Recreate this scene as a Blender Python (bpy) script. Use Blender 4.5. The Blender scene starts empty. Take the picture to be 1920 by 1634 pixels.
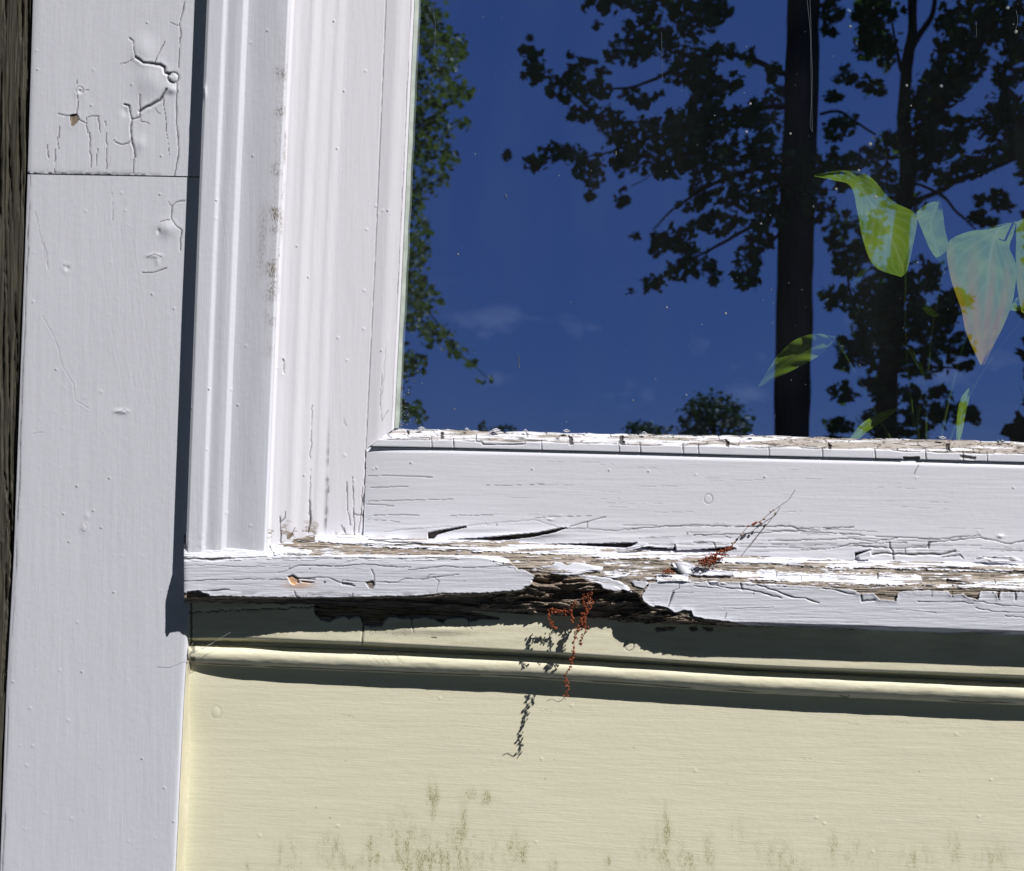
import bpy, bmesh, math, random
import numpy as np
from mathutils import Vector

# ------------------------------------------------------------------ camera
scene = bpy.context.scene
COL = scene.collection
F_PX, YAW, ROLL, DIST, EYE = 1700.0, math.radians(5.0), 0.034, 0.95, 1.45
Fv = np.array([-math.sin(YAW), math.cos(YAW), 0.0])
R0 = np.array([math.cos(YAW), math.sin(YAW), 0.0]); U0 = np.array([0, 0, 1.0])
Rv = math.cos(ROLL)*R0 + math.sin(ROLL)*U0
Uv = math.cos(ROLL)*U0 - math.sin(ROLL)*R0
CAM = -Fv*DIST + np.array([0, 0, EYE])
cd = bpy.data.cameras.new("camera"); cam = bpy.data.objects.new("camera", cd); COL.objects.link(cam)
from mathutils import Matrix
M = Matrix(((Rv[0], Uv[0], -Fv[0], CAM[0]), (Rv[1], Uv[1], -Fv[1], CAM[1]), (Rv[2], Uv[2], -Fv[2], CAM[2]), (0, 0, 0, 1)))
cam.matrix_world = M
cd.sensor_width = 36; cd.lens = F_PX/1920*36; cd.clip_start = 0.01; cd.clip_end = 2000
cd.dof.use_dof = True; cd.dof.focus_distance = 0.955; cd.dof.aperture_fstop = 10.0
scene.camera = cam

# ------------------------------------------------------------------ light
SUNV = Vector((1.22, -1.0, 1.88)).normalized()          # towards the sun
sd = bpy.data.lights.new("sun", 'SUN'); sun = bpy.data.objects.new("sun", sd); COL.objects.link(sun)
sd.energy = 5.0; sd.angle = math.radians(0.5); sd.color = (1.0, 0.965, 0.93)
sun.rotation_euler = (-SUNV).to_track_quat('-Z', 'Y').to_euler(); sun.location = (6, -4, 9)
world = bpy.data.worlds.new("World"); scene.world = world; world.use_nodes = True
wn, wl = world.node_tree.nodes, world.node_tree.links
bg = wn["Background"]; bg.inputs[1].default_value = 0.05
sky = wn.new("ShaderNodeTexSky"); sky.sky_type = 'NISHITA'; sky.sun_disc = False
sky.sun_elevation = math.asin(SUNV.z); sky.sun_rotation = math.atan2(SUNV.x, SUNV.y)
sky.air_density = 0.8; sky.dust_density = 0.0; sky.ozone_density = 2.0; sky.altitude = 2000
hs = wn.new('ShaderNodeHueSaturation'); hs.inputs['Saturation'].default_value = 1.0; hs.inputs['Value'].default_value = 1.0
sm = wn.new('ShaderNodeMix'); sm.data_type = 'RGBA'; sm.inputs[0].default_value = .82       # a clear day's deep, even blue
wl.new(sky.outputs[0], sm.inputs[6]); sm.inputs[7].default_value = (1.8, 3.1, 7.6, 1); wl.new(sm.outputs[2], hs.inputs['Color']); # small scattered fair-weather clouds low in the sky
gt = wn.new('ShaderNodeTexCoord'); mp = wn.new('ShaderNodeMapping'); mp.inputs['Scale'].default_value = (11, 11, 19); wl.new(gt.outputs['Generated'], mp.inputs[0])
cn = wn.new('ShaderNodeTexNoise'); cn.inputs['Scale'].default_value = 1; cn.inputs['Detail'].default_value = 5; wl.new(mp.outputs[0], cn.inputs['Vector'])
cr = wn.new('ShaderNodeValToRGB'); cr.color_ramp.elements[0].position = .56; cr.color_ramp.elements[1].position = .68; cr.color_ramp.elements[1].color = (.35, .35, .35, 1); wl.new(cn.outputs['Fac'], cr.inputs[0])
cm = wn.new('ShaderNodeMix'); cm.data_type = 'RGBA'; wl.new(hs.outputs[0], cm.inputs[6]); cm.inputs[7].default_value = (9, 9.5, 13, 1)
sx = wn.new('ShaderNodeSeparateXYZ'); wl.new(gt.outputs['Generated'], sx.inputs[0]); ez = wn.new('ShaderNodeValToRGB'); wl.new(sx.outputs['Z'], ez.inputs[0])
e = ez.color_ramp.elements; e[0].position = .02; e[0].color = (0, 0, 0, 1); e[1].position = .05; e.new(.12); e.new(.17); e[3].color = (0, 0, 0, 1); e[2].color = (1, 1, 1, 1)
mm = wn.new('ShaderNodeMath'); mm.operation = 'MULTIPLY'; wl.new(cr.outputs[0], mm.inputs[0]); wl.new(ez.outputs[0], mm.inputs[1]); wl.new(mm.outputs[0], cm.inputs[0])
wl.new(cm.outputs[2], bg.inputs[0])
vs = scene.view_settings
vs.view_transform = 'Standard'; vs.look = 'None'; vs.exposure = 0.22; vs.gamma = 1.0; vs.use_curve_mapping = False
scene.cycles.max_bounces = 8; scene.cycles.transparent_max_bounces = 12
scene.cycles.caustics_reflective = False; scene.cycles.caustics_refractive = False

# ------------------------------------------------------------------ measuring helpers
def rays(px, py):
    px = np.asarray(px, float); py = np.asarray(py, float)
    return F_PX*Fv + (px-960)[..., None]*Rv + (817-py)[..., None]*Uv
def at(px, py, h):
    """point seen at photo pixel (px,py), h metres in front of the siding plane"""
    d = rays(px, py); t = (-np.asarray(h, float) - CAM[1])/d[..., 1]
    return CAM + d*t[..., None]
H_GLASS = 0.006
def atm(px, py, dist):
    """point of the garden seen mirrored in the pane, dist metres before the wall"""
    d = rays(px, py); t = (-H_GLASS - CAM[1])/d[..., 1]
    G = CAM + d*t[..., None]; d = d.copy(); d[..., 1] *= -1
    t2 = (-np.asarray(dist, float) - G[..., 1])/d[..., 1]
    return G + d*t2[..., None]
def L(*pts):
    xs = [p[0] for p in pts]; ys = [p[1] for p in pts]
    m0 = (ys[1]-ys[0])/(xs[1]-xs[0]); m1 = (ys[-1]-ys[-2])/(xs[-1]-xs[-2])
    def f(x):
        x = np.asarray(x, float); r = np.interp(x, xs, ys)
        r = np.where(x < xs[0], ys[0]+(x-xs[0])*m0, r)
        return np.where(x > xs[-1], ys[-1]+(x-xs[-1])*m1, r)
    return f
def LV(*pts):                                            # x as a function of y
    return L(*[(y, x) for x, y in pts])
_tab = np.random.RandomState(5).rand(256, 256)
def vn(x, y, s=0):
    x = x + s*17.31; y = y + s*9.77
    xi = np.floor(x).astype(int); yi = np.floor(y).astype(int); fx = x-xi; fy = y-yi
    fx = fx*fx*(3-2*fx); fy = fy*fy*(3-2*fy)
    a = _tab[xi % 256, yi % 256]; b = _tab[(xi+1) % 256, yi % 256]
    c = _tab[xi % 256, (yi+1) % 256]; d = _tab[(xi+1) % 256, (yi+1) % 256]
    return (a*(1-fx)+b*fx)*(1-fy)+(c*(1-fx)+d*fx)*fy
def fbm(x, y, s=0, o=4):
    r = 0; a = .5
    for i in range(o):
        r = r + a*vn(x*2**i, y*2**i, s+i*3); a *= .5
    return r/(1-.5**o)
def worley(x, y, s=0):
    xi = np.floor(x).astype(int); yi = np.floor(y).astype(int)
    f1 = np.full(x.shape, 9.); f2 = f1.copy()
    for i in (-1, 0, 1):
        for j in (-1, 0, 1):
            cx, cy = xi+i, yi+j
            jx = cx + _tab[(cx+s*7) % 256, cy % 256]; jy = cy + _tab[(cx+31) % 256, (cy+s*13+57) % 256]
            d = np.hypot(x-jx, y-jy); n = d < f1
            f2 = np.where(n, f1, np.minimum(f2, d)); f1 = np.where(n, d, f1)
    return f1, f2
def sstep(a, b, x):
    t = np.clip((x-a)/(b-a), 0, 1); return t*t*(3-2*t)
def rough_line(pts, amp, rs, step=7.0):
    out = [pts[0]]
    for (x0, y0), (x1, y1) in zip(pts, pts[1:]):
        n = max(1, int(math.hypot(x1-x0, y1-y0)/step))
        for k in range(1, n+1):
            t = k/n; j = amp if k < n else 0
            out.append((x0+(x1-x0)*t+rs.uniform(-j, j), y0+(y1-y0)*t+rs.uniform(-j, j)))
    return out
def seg_dist(X, Y, pts):
    d = np.full(X.shape, 1e9)
    for (x0, y0), (x1, y1) in zip(pts, pts[1:]):
        vx, vy = x1-x0, y1-y0; q = vx*vx+vy*vy+1e-9
        t = np.clip(((X-x0)*vx+(Y-y0)*vy)/q, 0, 1)
        d = np.minimum(d, np.hypot(X-x0-t*vx, Y-y0-t*vy))
    return d
def inside(X, Y, poly):
    r = np.zeros(X.shape, bool); n = len(poly)
    for i in range(n):
        x0, y0 = poly[i]; x1, y1 = poly[(i+1) % n]
        if y0 == y1: continue
        r ^= ((y0 > Y) != (y1 > Y)) & (X < (x1-x0)*(Y-y0)/(y1-y0)+x0)
    return r
def sdf(X, Y, poly):                                      # positive inside
    d = seg_dist(X, Y, list(poly)+[poly[0]])
    return np.where(inside(X, Y, poly), d, -d)

class Relief:
    """height in metres and wear masks over photo pixels"""
    def __init__(s, X, Y, seed=1):
        s.X, s.Y = X, Y; s.h = np.zeros(X.shape); s.rs = random.Random(seed); s.seed = seed
        s.m = {k: np.zeros(X.shape) for k in ('bare', 'dirt', 'rot', 'mild', 'rust')}
    def win(s, pts, mg):
        xs = [p[0] for p in pts]; ys = [p[1] for p in pts]
        return np.nonzero((s.X > min(xs)-mg) & (s.X < max(xs)+mg) & (s.Y > min(ys)-mg) & (s.Y < max(ys)+mg))
    def crack(s, pts, w=1.3, d=.0010, lip=.00015, jit=1.0, dirt=.9):
        pts = rough_line(pts, jit, s.rs); i = s.win(pts, 5*w+6)
        if len(i[0]) == 0: return
        x, y = s.X[i], s.Y[i]; ds = seg_dist(x, y, pts)
        ww = w*(.55+.9*vn(x/14, y/14, s.seed+2))
        s.h[i] += -.6*d*np.exp(-(ds/ww)**2) + .25*lip*np.exp(-((ds-2.2*w)/(1.6*w))**2)*(.3+vn(x/30, y/30, 8))
        s.m['dirt'][i] = np.maximum(s.m['dirt'][i], dirt*(1-sstep(ww*.35, ww*.95, ds)))
    def hole(s, poly, depth=.001, kind='bare', amt=1., en=1.5, lip=.0003, soft=1.2, sc=5., lipw=5.):
        i = s.win(poly, 16)
        if len(i[0]) == 0: return None
        x, y = s.X[i], s.Y[i]; d = sdf(x, y, poly) + en*2*(fbm(x/sc, y/sc, s.seed+7, 3)-.5)
        k = sstep(-soft*.5, soft*.5, d)
        s.h[i] += -depth*k + lip*np.exp(np.minimum(d, 0)/lipw)*(1-k)
        s.m[kind][i] = np.maximum(s.m[kind][i], amt*k)
        return i, k
    def paint(s, poly, thick=.0006, en=1.5, curl=.0006, sc=5., rm=('bare', 'rot')):
        i = s.win(poly, 16)
        if len(i[0]) == 0: return
        x, y = s.X[i], s.Y[i]; d = sdf(x, y, poly) + en*2*(fbm(x/sc, y/sc, s.seed+17, 3)-.5)
        k = sstep(-.6, .6, d)
        s.h[i] += k*(thick+curl*np.exp(-np.maximum(d, 0)/4))
        for c in rm: s.m[c][i] *= (1-k)
    def bump(s, cx, cy, rx, ry, hh, p=2):
        i = s.win([(cx-rx*2, cy-ry*2), (cx+rx*2, cy+ry*2)], 1)
        r = np.hypot((s.X[i]-cx)/rx, (s.Y[i]-cy)/ry); s.h[i] += hh*np.exp(-r**p)
    def ring(s, cx, cy, r, w=1.3, d=.0008, dirt=.9, a0=0, a1=360, ry=None):
        ry = ry or r
        s.crack([(cx+r*math.cos(math.radians(a)), cy+ry*math.sin(math.radians(a))) for a in range(a0, a1+1, 20)], w, d, 0.0001, .3, dirt)
    def dot(s, x, y, r=1.6, kind='dirt', d=.0003, a=1.):
        i = s.win([(x, y)], 3*r); q = np.hypot(s.X[i]-x, s.Y[i]-y)
        k = 1-sstep(r*.6, r*1.2, q); s.h[i] -= d*k; s.m[kind][i] = np.maximum(s.m[kind][i], a*k)

# ------------------------------------------------------------------ object helpers
def tag(o, label=None, cat=None, group=None, kind=None):
    if label: o['label'] = label
    if cat: o['category'] = cat
    if group: o['group'] = group
    if kind: o['kind'] = kind
    return o
def empty(name, loc=(0, 0, 0)):
    o = bpy.data.objects.new(name, None); COL.objects.link(o); o.location = loc; o.empty_display_size = .05
    bpy.context.view_layer.update(); return o
def link(name, me, mat, parent=None):
    o = bpy.data.objects.new(name, me); COL.objects.link(o)
    if mat is not None: me.materials.append(mat)
    if parent is not None:
        o.parent = parent
        off = Vector(parent.location); p = parent.parent
        while p is not None: off += Vector(p.location); p = p.parent
        o.location = -off
    return o
def mesh(name, V, Fs, mat, parent=None, smooth=True, attrs=None):
    me = bpy.data.meshes.new(name)
    V = np.asarray(V, float); Fs = np.asarray(Fs, int); n = Fs.shape[1]
    me.vertices.add(len(V)); me.vertices.foreach_set('co', V.ravel())
    me.loops.add(Fs.size); me.loops.foreach_set('vertex_index', Fs.ravel())
    me.polygons.add(len(Fs)); me.polygons.foreach_set('loop_start', np.arange(0, Fs.size, n))
    me.polygons.foreach_set('use_smooth', np.full(len(Fs), smooth))
    me.update(calc_edges=True); me.validate()
    for k, a in (attrs or {}).items():
        at_ = me.attributes.new(k, 'FLOAT', 'POINT'); at_.data.foreach_set('value', np.asarray(a, float).ravel())
    return link(name, me, mat, parent)
def axis(a, b, f0, f1, step, coarse=28.):
    """samples from a to b: fine inside f0..f1, coarse outside"""
    out = []
    if a < f0: out += list(np.linspace(a, f0, max(2, int((f0-a)/coarse)+1))[:-1])
    s0, s1 = max(a, f0), min(b, f1)
    out += list(np.linspace(s0, s1, max(2, int(round((s1-s0)/step))+1)))
    if b > f1: out += list(np.linspace(f1, b, max(2, int((b-f1)/coarse)+1))[1:])
    return np.array(out)
def patch(name, parent, mat, us, vs, xy, hfun, rel=None, back=-.02, seed=1):
    """us, vs: 1-D sample arrays; xy(U,V)->px,py; hfun(px,py,U,V)->h; rel(Relief)"""
    U, V = np.meshgrid(us, vs); X, Y = xy(U, V); H = hfun(X, Y, U, V) + np.zeros(X.shape)
    at_ = {}
    if rel:
        r = Relief(X, Y, seed); rel(r); H = H + r.h; at_ = {k: v for k, v in r.m.items() if v.max() > .01}
    P = at(X, Y, H).reshape(-1, 3); nv, nu = X.shape
    idx = np.arange(nv*nu).reshape(nv, nu)
    q = np.stack([idx[:-1, :-1], idx[1:, :-1], idx[1:, 1:], idx[:-1, 1:]], -1).reshape(-1, 4)
    ring = np.concatenate([idx[0, :], idx[1:, -1], idx[-1, -2::-1], idx[-2:0:-1, 0]])
    n = len(ring); A = P[ring]; B = A.copy(); B[:, 1] = -back; base = len(P)
    r1 = base+np.arange(n); r2 = base+n+np.arange(n)
    s = np.stack([r1, np.roll(r1, -1), np.roll(r2, -1), r2], -1)
    attrs = {k: np.concatenate([v.ravel(), v.ravel()[ring], v.ravel()[ring]*0]) for k, v in at_.items()}
    return mesh(name, np.concatenate([P, A, B]), np.concatenate([q, s]), mat, parent, True, attrs)
def vert_xy(xl, xr, yt, yb):
    """vertical member: U 0..1 across, V = pixel row"""
    def f(U, V):
        Y = V; X = xl(Y)+(xr(Y)-xl(Y))*U; Y = V
        t, b = yt(X), yb(X); Y = np.clip(V, t, None); Y = np.where(V >= vs_max(V), b, np.minimum(Y, b))
        return X, Y
    def vs_max(V): return V.max()
    return f
def horiz_xy(yt, yb):
    """horizontal member: U = pixel column, V 0..1 down"""
    def f(U, V): return U, yt(U)+(yb(U)-yt(U))*V
    return f
def box(name, x0, x1, y0, y1, z0, z1, mat, parent=None):
    V = [(x, y, z) for x in (x0, x1) for y in (y0, y1) for z in (z0, z1)]
    Fs = [(0, 1, 3, 2), (4, 6, 7, 5), (0, 4, 5, 1), (2, 3, 7, 6), (0, 2, 6, 4), (1, 5, 7, 3)]
    return mesh(name, V, Fs, mat, parent, False)
def tube_np(P, R, n=6):
    """verts, quads of one tapered tube along points P"""
    P = np.asarray(P, float); R = np.asarray(R, float)*np.ones(len(P))
    T = np.gradient(P, axis=0); T /= np.linalg.norm(T, axis=1)[:, None]+1e-12
    a = np.array([0, 1., 0]) if abs(T[0][1]) < .9 else np.array([1., 0, 0])
    V = []
    for p, t, r in zip(P, T, R):
        u = np.cross(t, a); u /= np.linalg.norm(u)+1e-12; w = np.cross(t, u)
        for k in range(n):
            an = 2*math.pi*k/n; V.append(p+r*(math.cos(an)*u+math.sin(an)*w))
    Q = []
    for i in range(len(P)-1):
        for k in range(n):
            Q.append((i*n+k, i*n+(k+1) % n, (i+1)*n+(k+1) % n, (i+1)*n+k))
    return V, Q
class Acc:
    def __init__(s): s.V = []; s.Q = []; s.n = 0
    def add(s, V, Q):
        V = np.asarray(V, float); s.V.append(V); s.Q.append(np.asarray(Q, int)+s.n); s.n += len(V)
    def tube(s, P, R, n=6): s.add(*tube_np(P, R, n))
    def build(s, name, mat, parent=None, smooth=True, attrs=None):
        return mesh(name, np.concatenate(s.V), np.concatenate(s.Q), mat, parent, smooth, attrs)
def smoothpath(pts, n=6):
    """Catmull-Rom through pixel points"""
    p = [pts[0]]+list(pts)+[pts[-1]]; out = []
    for i in range(1, len(p)-2):
        for k in range(n):
            t = k/n; out.append(tuple(.5*((2*p[i][c])+(-p[i-1][c]+p[i+1][c])*t+(2*p[i-1][c]-5*p[i][c]+4*p[i+1][c]-p[i+2][c])*t*t+(-p[i-1][c]+3*p[i][c]-3*p[i+1][c]+p[i+2][c])*t**3) for c in range(len(p[0]))))
    out.append(tuple(pts[-1])); return out

# ------------------------------------------------------------------ materials
class NT:
    def __init__(s, name):
        s.m = bpy.data.materials.new(name); s.m.use_nodes = True; s.t = s.m.node_tree
        s.b = s.t.nodes["Principled BSDF"]; s.out = s.t.nodes["Material Output"]
    def n(s, t, **k):
        x = s.t.nodes.new(t)
        for a, b in k.items(): setattr(x, a, b)
        return x
    def l(s, a, b): s.t.links.new(a, b)
    def coord(s, scale):
        tc = s.n("ShaderNodeTexCoord"); mp = s.n("ShaderNodeMapping"); mp.inputs['Scale'].default_value = scale
        s.l(tc.outputs['Object'], mp.inputs[0]); return mp.outputs[0]
    def noise(s, scale, detail=4, rough=.55, dist=0.):
        x = s.n("ShaderNodeTexNoise"); x.inputs['Scale'].default_value = 1; x.inputs['Detail'].default_value = detail
        x.inputs['Roughness'].default_value = rough; x.inputs['Distortion'].default_value = dist
        s.l(s.coord(scale), x.inputs['Vector']); return x.outputs['Fac']
    def ramp(s, fac, stops):
        x = s.n("ShaderNodeValToRGB"); e = x.color_ramp.elements
        while len(e) < len(stops): e.new(.5)
        for el, (p, c) in zip(e, stops): el.position = p; el.color = (*c, 1) if len(c) == 3 else c
        s.l(fac, x.inputs[0]); return x.outputs[0]
    def mix(s, fac, a, b, mode='MIX'):
        x = s.n("ShaderNodeMix", data_type='RGBA', blend_type=mode)
        for k, v in ((0, fac), (6, a), (7, b)):
            if isinstance(v, (int, float)): x.inputs[k].default_value = v
            elif isinstance(v, tuple): x.inputs[k].default_value = (*v, 1)
            else: s.l(v, x.inputs[k])
        return x.outputs[2]
    def math(s, op, a, b=0., clamp=False):
        x = s.n("ShaderNodeMath", operation=op, use_clamp=clamp)
        for k, v in ((0, a), (1, b)):
            if isinstance(v, (int, float)): x.inputs[k].default_value = v
            else: s.l(v, x.inputs[k])
        return x.outputs[0]
    def attr(s, name):
        x = s.n("ShaderNodeAttribute"); x.attribute_name = name; return x.outputs['Fac']
    def bump(s, h, strength, dist, prev=None):
        x = s.n("ShaderNodeBump"); x.inputs['Strength'].default_value = strength; x.inputs['Distance'].default_value = dist
        s.l(h, x.inputs['Height'])
        if prev is not None: s.l(prev, x.inputs['Normal'])
        return x.outputs[0]
def g(v): return (v, v, v)
def painted(name, paint, grain='v', rough=.42, stroke=.0004, wood=((.16, .115, .075), (.42, .33, .24)), vary=.09, mild=(.15, .14, .06)):
    t = NT(name)
    s = (1, 1, .045) if grain == 'v' else (.045, 1, 1)
    sc = lambda k: tuple(k*a for a in s)
    # colour of the paint: faint unevenness
    n1 = t.noise((7, 7, 7), 3); n2 = t.noise(sc(420), 3)
    c = t.mix(t.math('MULTIPLY', n1, vary*4, True), tuple(min(1, p*1.0) for p in paint), tuple(p*(1-vary*1.8) for p in paint))
    c = t.mix(t.math('MULTIPLY', t.math('SUBTRACT', n2, .45), .7, True), c, tuple(p*.8 for p in paint))
    sp = t.noise((620, 620, 620), 2, .5)
    spk = t.math('MULTIPLY', t.math('GREATER_THAN', sp, .775), .35); c = t.mix(spk, c, (.2, .18, .15))
    # bare wood
    w1 = t.noise(sc(700), 6, .7, .5)
    wc = t.ramp(w1, [(.3, wood[0]), (.48, tuple((a+b)/2 for a, b in zip(*wood))), (.66, wood[1])])
    w2 = t.noise(sc(60), 3); wc = t.mix(t.math('MULTIPLY', w2, .55), wc, (.33, .30, .27))
    c = t.mix(t.attr('bare'), c, wc)
    r1 = t.noise(sc(500), 5, .7, .8)
    rc = t.ramp(r1, [(.36, (.035, .024, .018)), (.48, (.20, .15, .11)), (.60, (.48, .40, .32))])
    c = t.mix(t.attr('rot'), c, rc)
    md = t.noise((900, 900, 330), 4, .75); mf = t.math('MULTIPLY', t.attr('mild'), t.ramp(md, [(.44, g(.12)), (.6, g(1))]))
    c = t.mix(mf, c, mild)
    ru = t.noise((300, 300, 500), 4); rf = t.math('MULTIPLY', t.attr('rust'), t.ramp(ru, [(.3, g(.5)), (.6, g(1))]))
    c = t.mix(rf, c, t.ramp(ru, [(.35, (.62, .26, .06)), (.7, (.75, .45, .2))]))
    c = t.mix(t.attr('dirt'), c, (.022, .018, .014))
    t.l(c, t.b.inputs['Base Color'])
    b1 = t.noise(sc(650), 4, .6); b2 = t.noise((170, 170, 170), 3, .5); b3 = t.noise((1500, 1500, 1500), 2)
    nb = t.bump(b1, .42, stroke); nb = t.bump(b2, .4, stroke*.9, nb); nb = t.bump(b3, .25, .00012, nb)
    wb = t.noise(sc(800), 6, .75, .4); rough_w = t.math('MAXIMUM', t.attr('bare'), t.attr('rot'))
    nb = t.bump(t.math('MULTIPLY', wb, rough_w), 1., .0016, nb)
    t.l(nb, t.b.inputs['Normal'])
    ro = t.math('ADD', t.math('MULTIPLY', rough_w, .4), rough, True); t.l(ro, t.b.inputs['Roughness'])
    t.b.inputs['Specular IOR Level'].default_value = .32
    return t.m
def simple(name, col, rough=.6, var=.3, sc=(8, 8, 8), bump=0., spec=.3):
    t = NT(name); n = t.noise(sc, 5, .6)
    t.l(t.ramp(n, [(.3, tuple(c*(1-var) for c in col)), (.7, tuple(min(1, c*(1+var)) for c in col))]), t.b.inputs['Base Color'])
    t.b.inputs['Roughness'].default_value = rough; t.b.inputs['Specular IOR Level'].default_value = spec
    if bump: t.l(t.bump(n, .8, bump), t.b.inputs['Normal'])
    return t.m
M_corner = painted("white_paint_vertical", (.69, .705, .772), 'v')
M_casing = painted("white_paint_casing", (.71, .725, .80), 'v', mild=(.17, .14, .09))
M_sash = painted("white_paint_sash", (.775, .77, .83), 'v', stroke=.0003)
M_rail = painted("white_paint_rail", (.79, .80, .875), 'h', stroke=.0003, wood=((.2, .15, .11), (.50, .42, .34)))
M_sill = painted("white_paint_sill", (.725, .74, .82), 'h', wood=((.17, .13, .10), (.58, .50, .41)), mild=(.22, .19, .15))
M_cream = painted("cream_paint_siding", (.82, .79, .60), 'h', stroke=.0004, wood=((.02, .012, .008), (.06, .035, .022)), rough=.6, mild=(.25, .235, .07))
M_grey = simple("weathered_wood", (.062, .058, .046), .85, .65, (420, 420, 14), .0022, .15)
M_trunk = simple("bark", (.05, .042, .035), .9, .5, (9, 9, 2), .02, .2)
M_grass = simple("lawn", (.034, .036, .014), .9, .4, (3, 3, 3), .03, .2)
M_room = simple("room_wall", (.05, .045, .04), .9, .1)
M_dust = simple("dust", (.26, .27, .28), .9, .5)
M_catkin = simple("dried_catkin", (.24, .065, .03), .8, .55, (500, 500, 500), 0, .2)
M_stem = simple("dry_stem", (.22, .16, .11), .8, .3, (300, 300, 300), 0, .2)
M_caulk = simple("cream_sealant", (.62, .585, .44), .5, .08, (90, 90, 20), .0012, .3)
M_metal = simple("pot_glaze", (.25, .12, .07), .5, .2)

def leaf_mat(name, c0, c1, trans=.35):
    t = NT(name); n = t.noise((1.3, 1.3, 1.3), 3); i = t.n("ShaderNodeNewGeometry")
    f = t.math('ADD', t.math('MULTIPLY', n, .6), t.math('MULTIPLY', i.outputs['Random Per Island'], .4))
    c = t.ramp(f, [(.3, c0), (.7, c1)]); t.l(c, t.b.inputs['Base Color'])
    t.b.inputs['Roughness'].default_value = .5; t.b.inputs['Specular IOR Level'].default_value = .3
    tr = t.n("ShaderNodeBsdfTranslucent"); t.l(t.mix(.5, c, (c1[0]*1.6, c1[1]*1.8, c1[2])), tr.inputs[0])
    mx = t.n("ShaderNodeMixShader"); mx.inputs[0].default_value = trans
    t.l(t.b.outputs[0], mx.inputs[1]); t.l(tr.outputs[0], mx.inputs[2]); t.l(mx.outputs[0], t.out.inputs[0])
    return t.m
M_leafA = leaf_mat("tall_tree_leaves", (.06, .095, .03), (.13, .19, .05))
M_leafB = leaf_mat("bushy_tree_leaves", (.07, .10, .025), (.16, .19, .05))
M_leafC = leaf_mat("far_tree_leaves", (.02, .032, .014), (.04, .06, .02))

def glass_mat():
    t = NT("window_glass"); t.t.nodes.remove(t.b)
    ge = t.n("ShaderNodeNewGeometry"); dp = t.n("ShaderNodeVectorMath", operation='DOT_PRODUCT')
    t.l(ge.outputs['True Normal'], dp.inputs[0]); t.l(ge.outputs['Incoming'], dp.inputs[1])
    om = t.math('SUBTRACT', 1., t.math('ABSOLUTE', dp.outputs['Value']), True)
    fac = t.math('ADD', t.math('MULTIPLY', t.math('POWER', om, 5.), .9), GLASS_R, True)
    gl = t.n("ShaderNodeBsdfGlossy"); gl.inputs['Roughness'].default_value = 0.0; gl.inputs['Color'].default_value = (.50, .68, 1, 1)
    tr = t.n("ShaderNodeBsdfTransparent"); tr.inputs[0].default_value = (.96, .985, .97, 1)
    nz = t.noise((14, 14, 9), 2); t.l(t.bump(nz, .12, .0006), gl.inputs['Normal'])
    mx = t.n("ShaderNodeMixShader"); t.l(fac, mx.inputs[0]); t.l(tr.outputs[0], mx.inputs[1]); t.l(gl.outputs[0], mx.inputs[2])
    # thin film of dust in faint runs, also a veil added to lighten reflections
    df = t.n("ShaderNodeBsdfDiffuse"); df.inputs[0].default_value = (.52, .56, .60, 1)
    f1 = t.noise((16, 16, 2.2), 5, .6); f2 = t.noise((5, 5, 5), 3)
    ff = t.math('MULTIPLY', t.ramp(f1, [(.35, g(.25)), (.75, g(1))]), t.ramp(f2, [(.3, g(.006)), (.7, g(.030))]))
    m2 = t.n("ShaderNodeMixShader"); t.l(ff, m2.inputs[0]); t.l(mx.outputs[0], m2.inputs[1]); t.l(df.outputs[0], m2.inputs[2])
    t.l(m2.outputs[0], t.out.inputs[0]); return t.m
GLASS_R = .44
M_glass = glass_mat()

def houseplant_mat():
    t = NT("houseplant_leaf"); v = t.attr('across'); al = t.attr('along'); ag = t.attr('age')
    # veins curve out from the midrib
    w = t.math('SINE', t.math('MULTIPLY', t.math('SUBTRACT', al, t.math('MULTIPLY', t.math('ABSOLUTE', v), .35)), 62.))
    vein = t.ramp(t.math('MULTIPLY', t.math('ADD', w, 1.), .5), [(.55, g(0)), (1., g(1))])
    n = t.noise((30, 30, 30), 3)
    c = t.ramp(n, [(.3, (.24, .46, .03)), (.7, (.48, .72, .06))])
    c = t.mix(t.math('MULTIPLY', vein, .2), c, (.65, .85, .4))
    mid = t.math('SUBTRACT', 1., t.math('MULTIPLY', t.math('ABSOLUTE', v), 14.), True); c = t.mix(t.math('MULTIPLY', mid, .7), c, (.6, .8, .3))
    c = t.mix(ag, c, t.ramp(n, [(.3, (.80, .66, .02)), (.7, (.66, .42, .02))]))
    t.l(c, t.b.inputs['Base Color']); t.b.inputs['Roughness'].default_value = .75; t.b.inputs['Specular IOR Level'].default_value = .12
    t.l(t.bump(w, .08, .0005), t.b.inputs['Normal'])
    tr = t.n("ShaderNodeBsdfTranslucent"); t.l(c, tr.inputs[0])
    mx = t.n("ShaderNodeMixShader"); mx.inputs[0].default_value = .4
    t.l(t.b.outputs[0], mx.inputs[1]); t.l(tr.outputs[0], mx.inputs[2]); t.l(mx.outputs[0], t.out.inputs[0])
    return t.m
M_plant = houseplant_mat()

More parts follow.
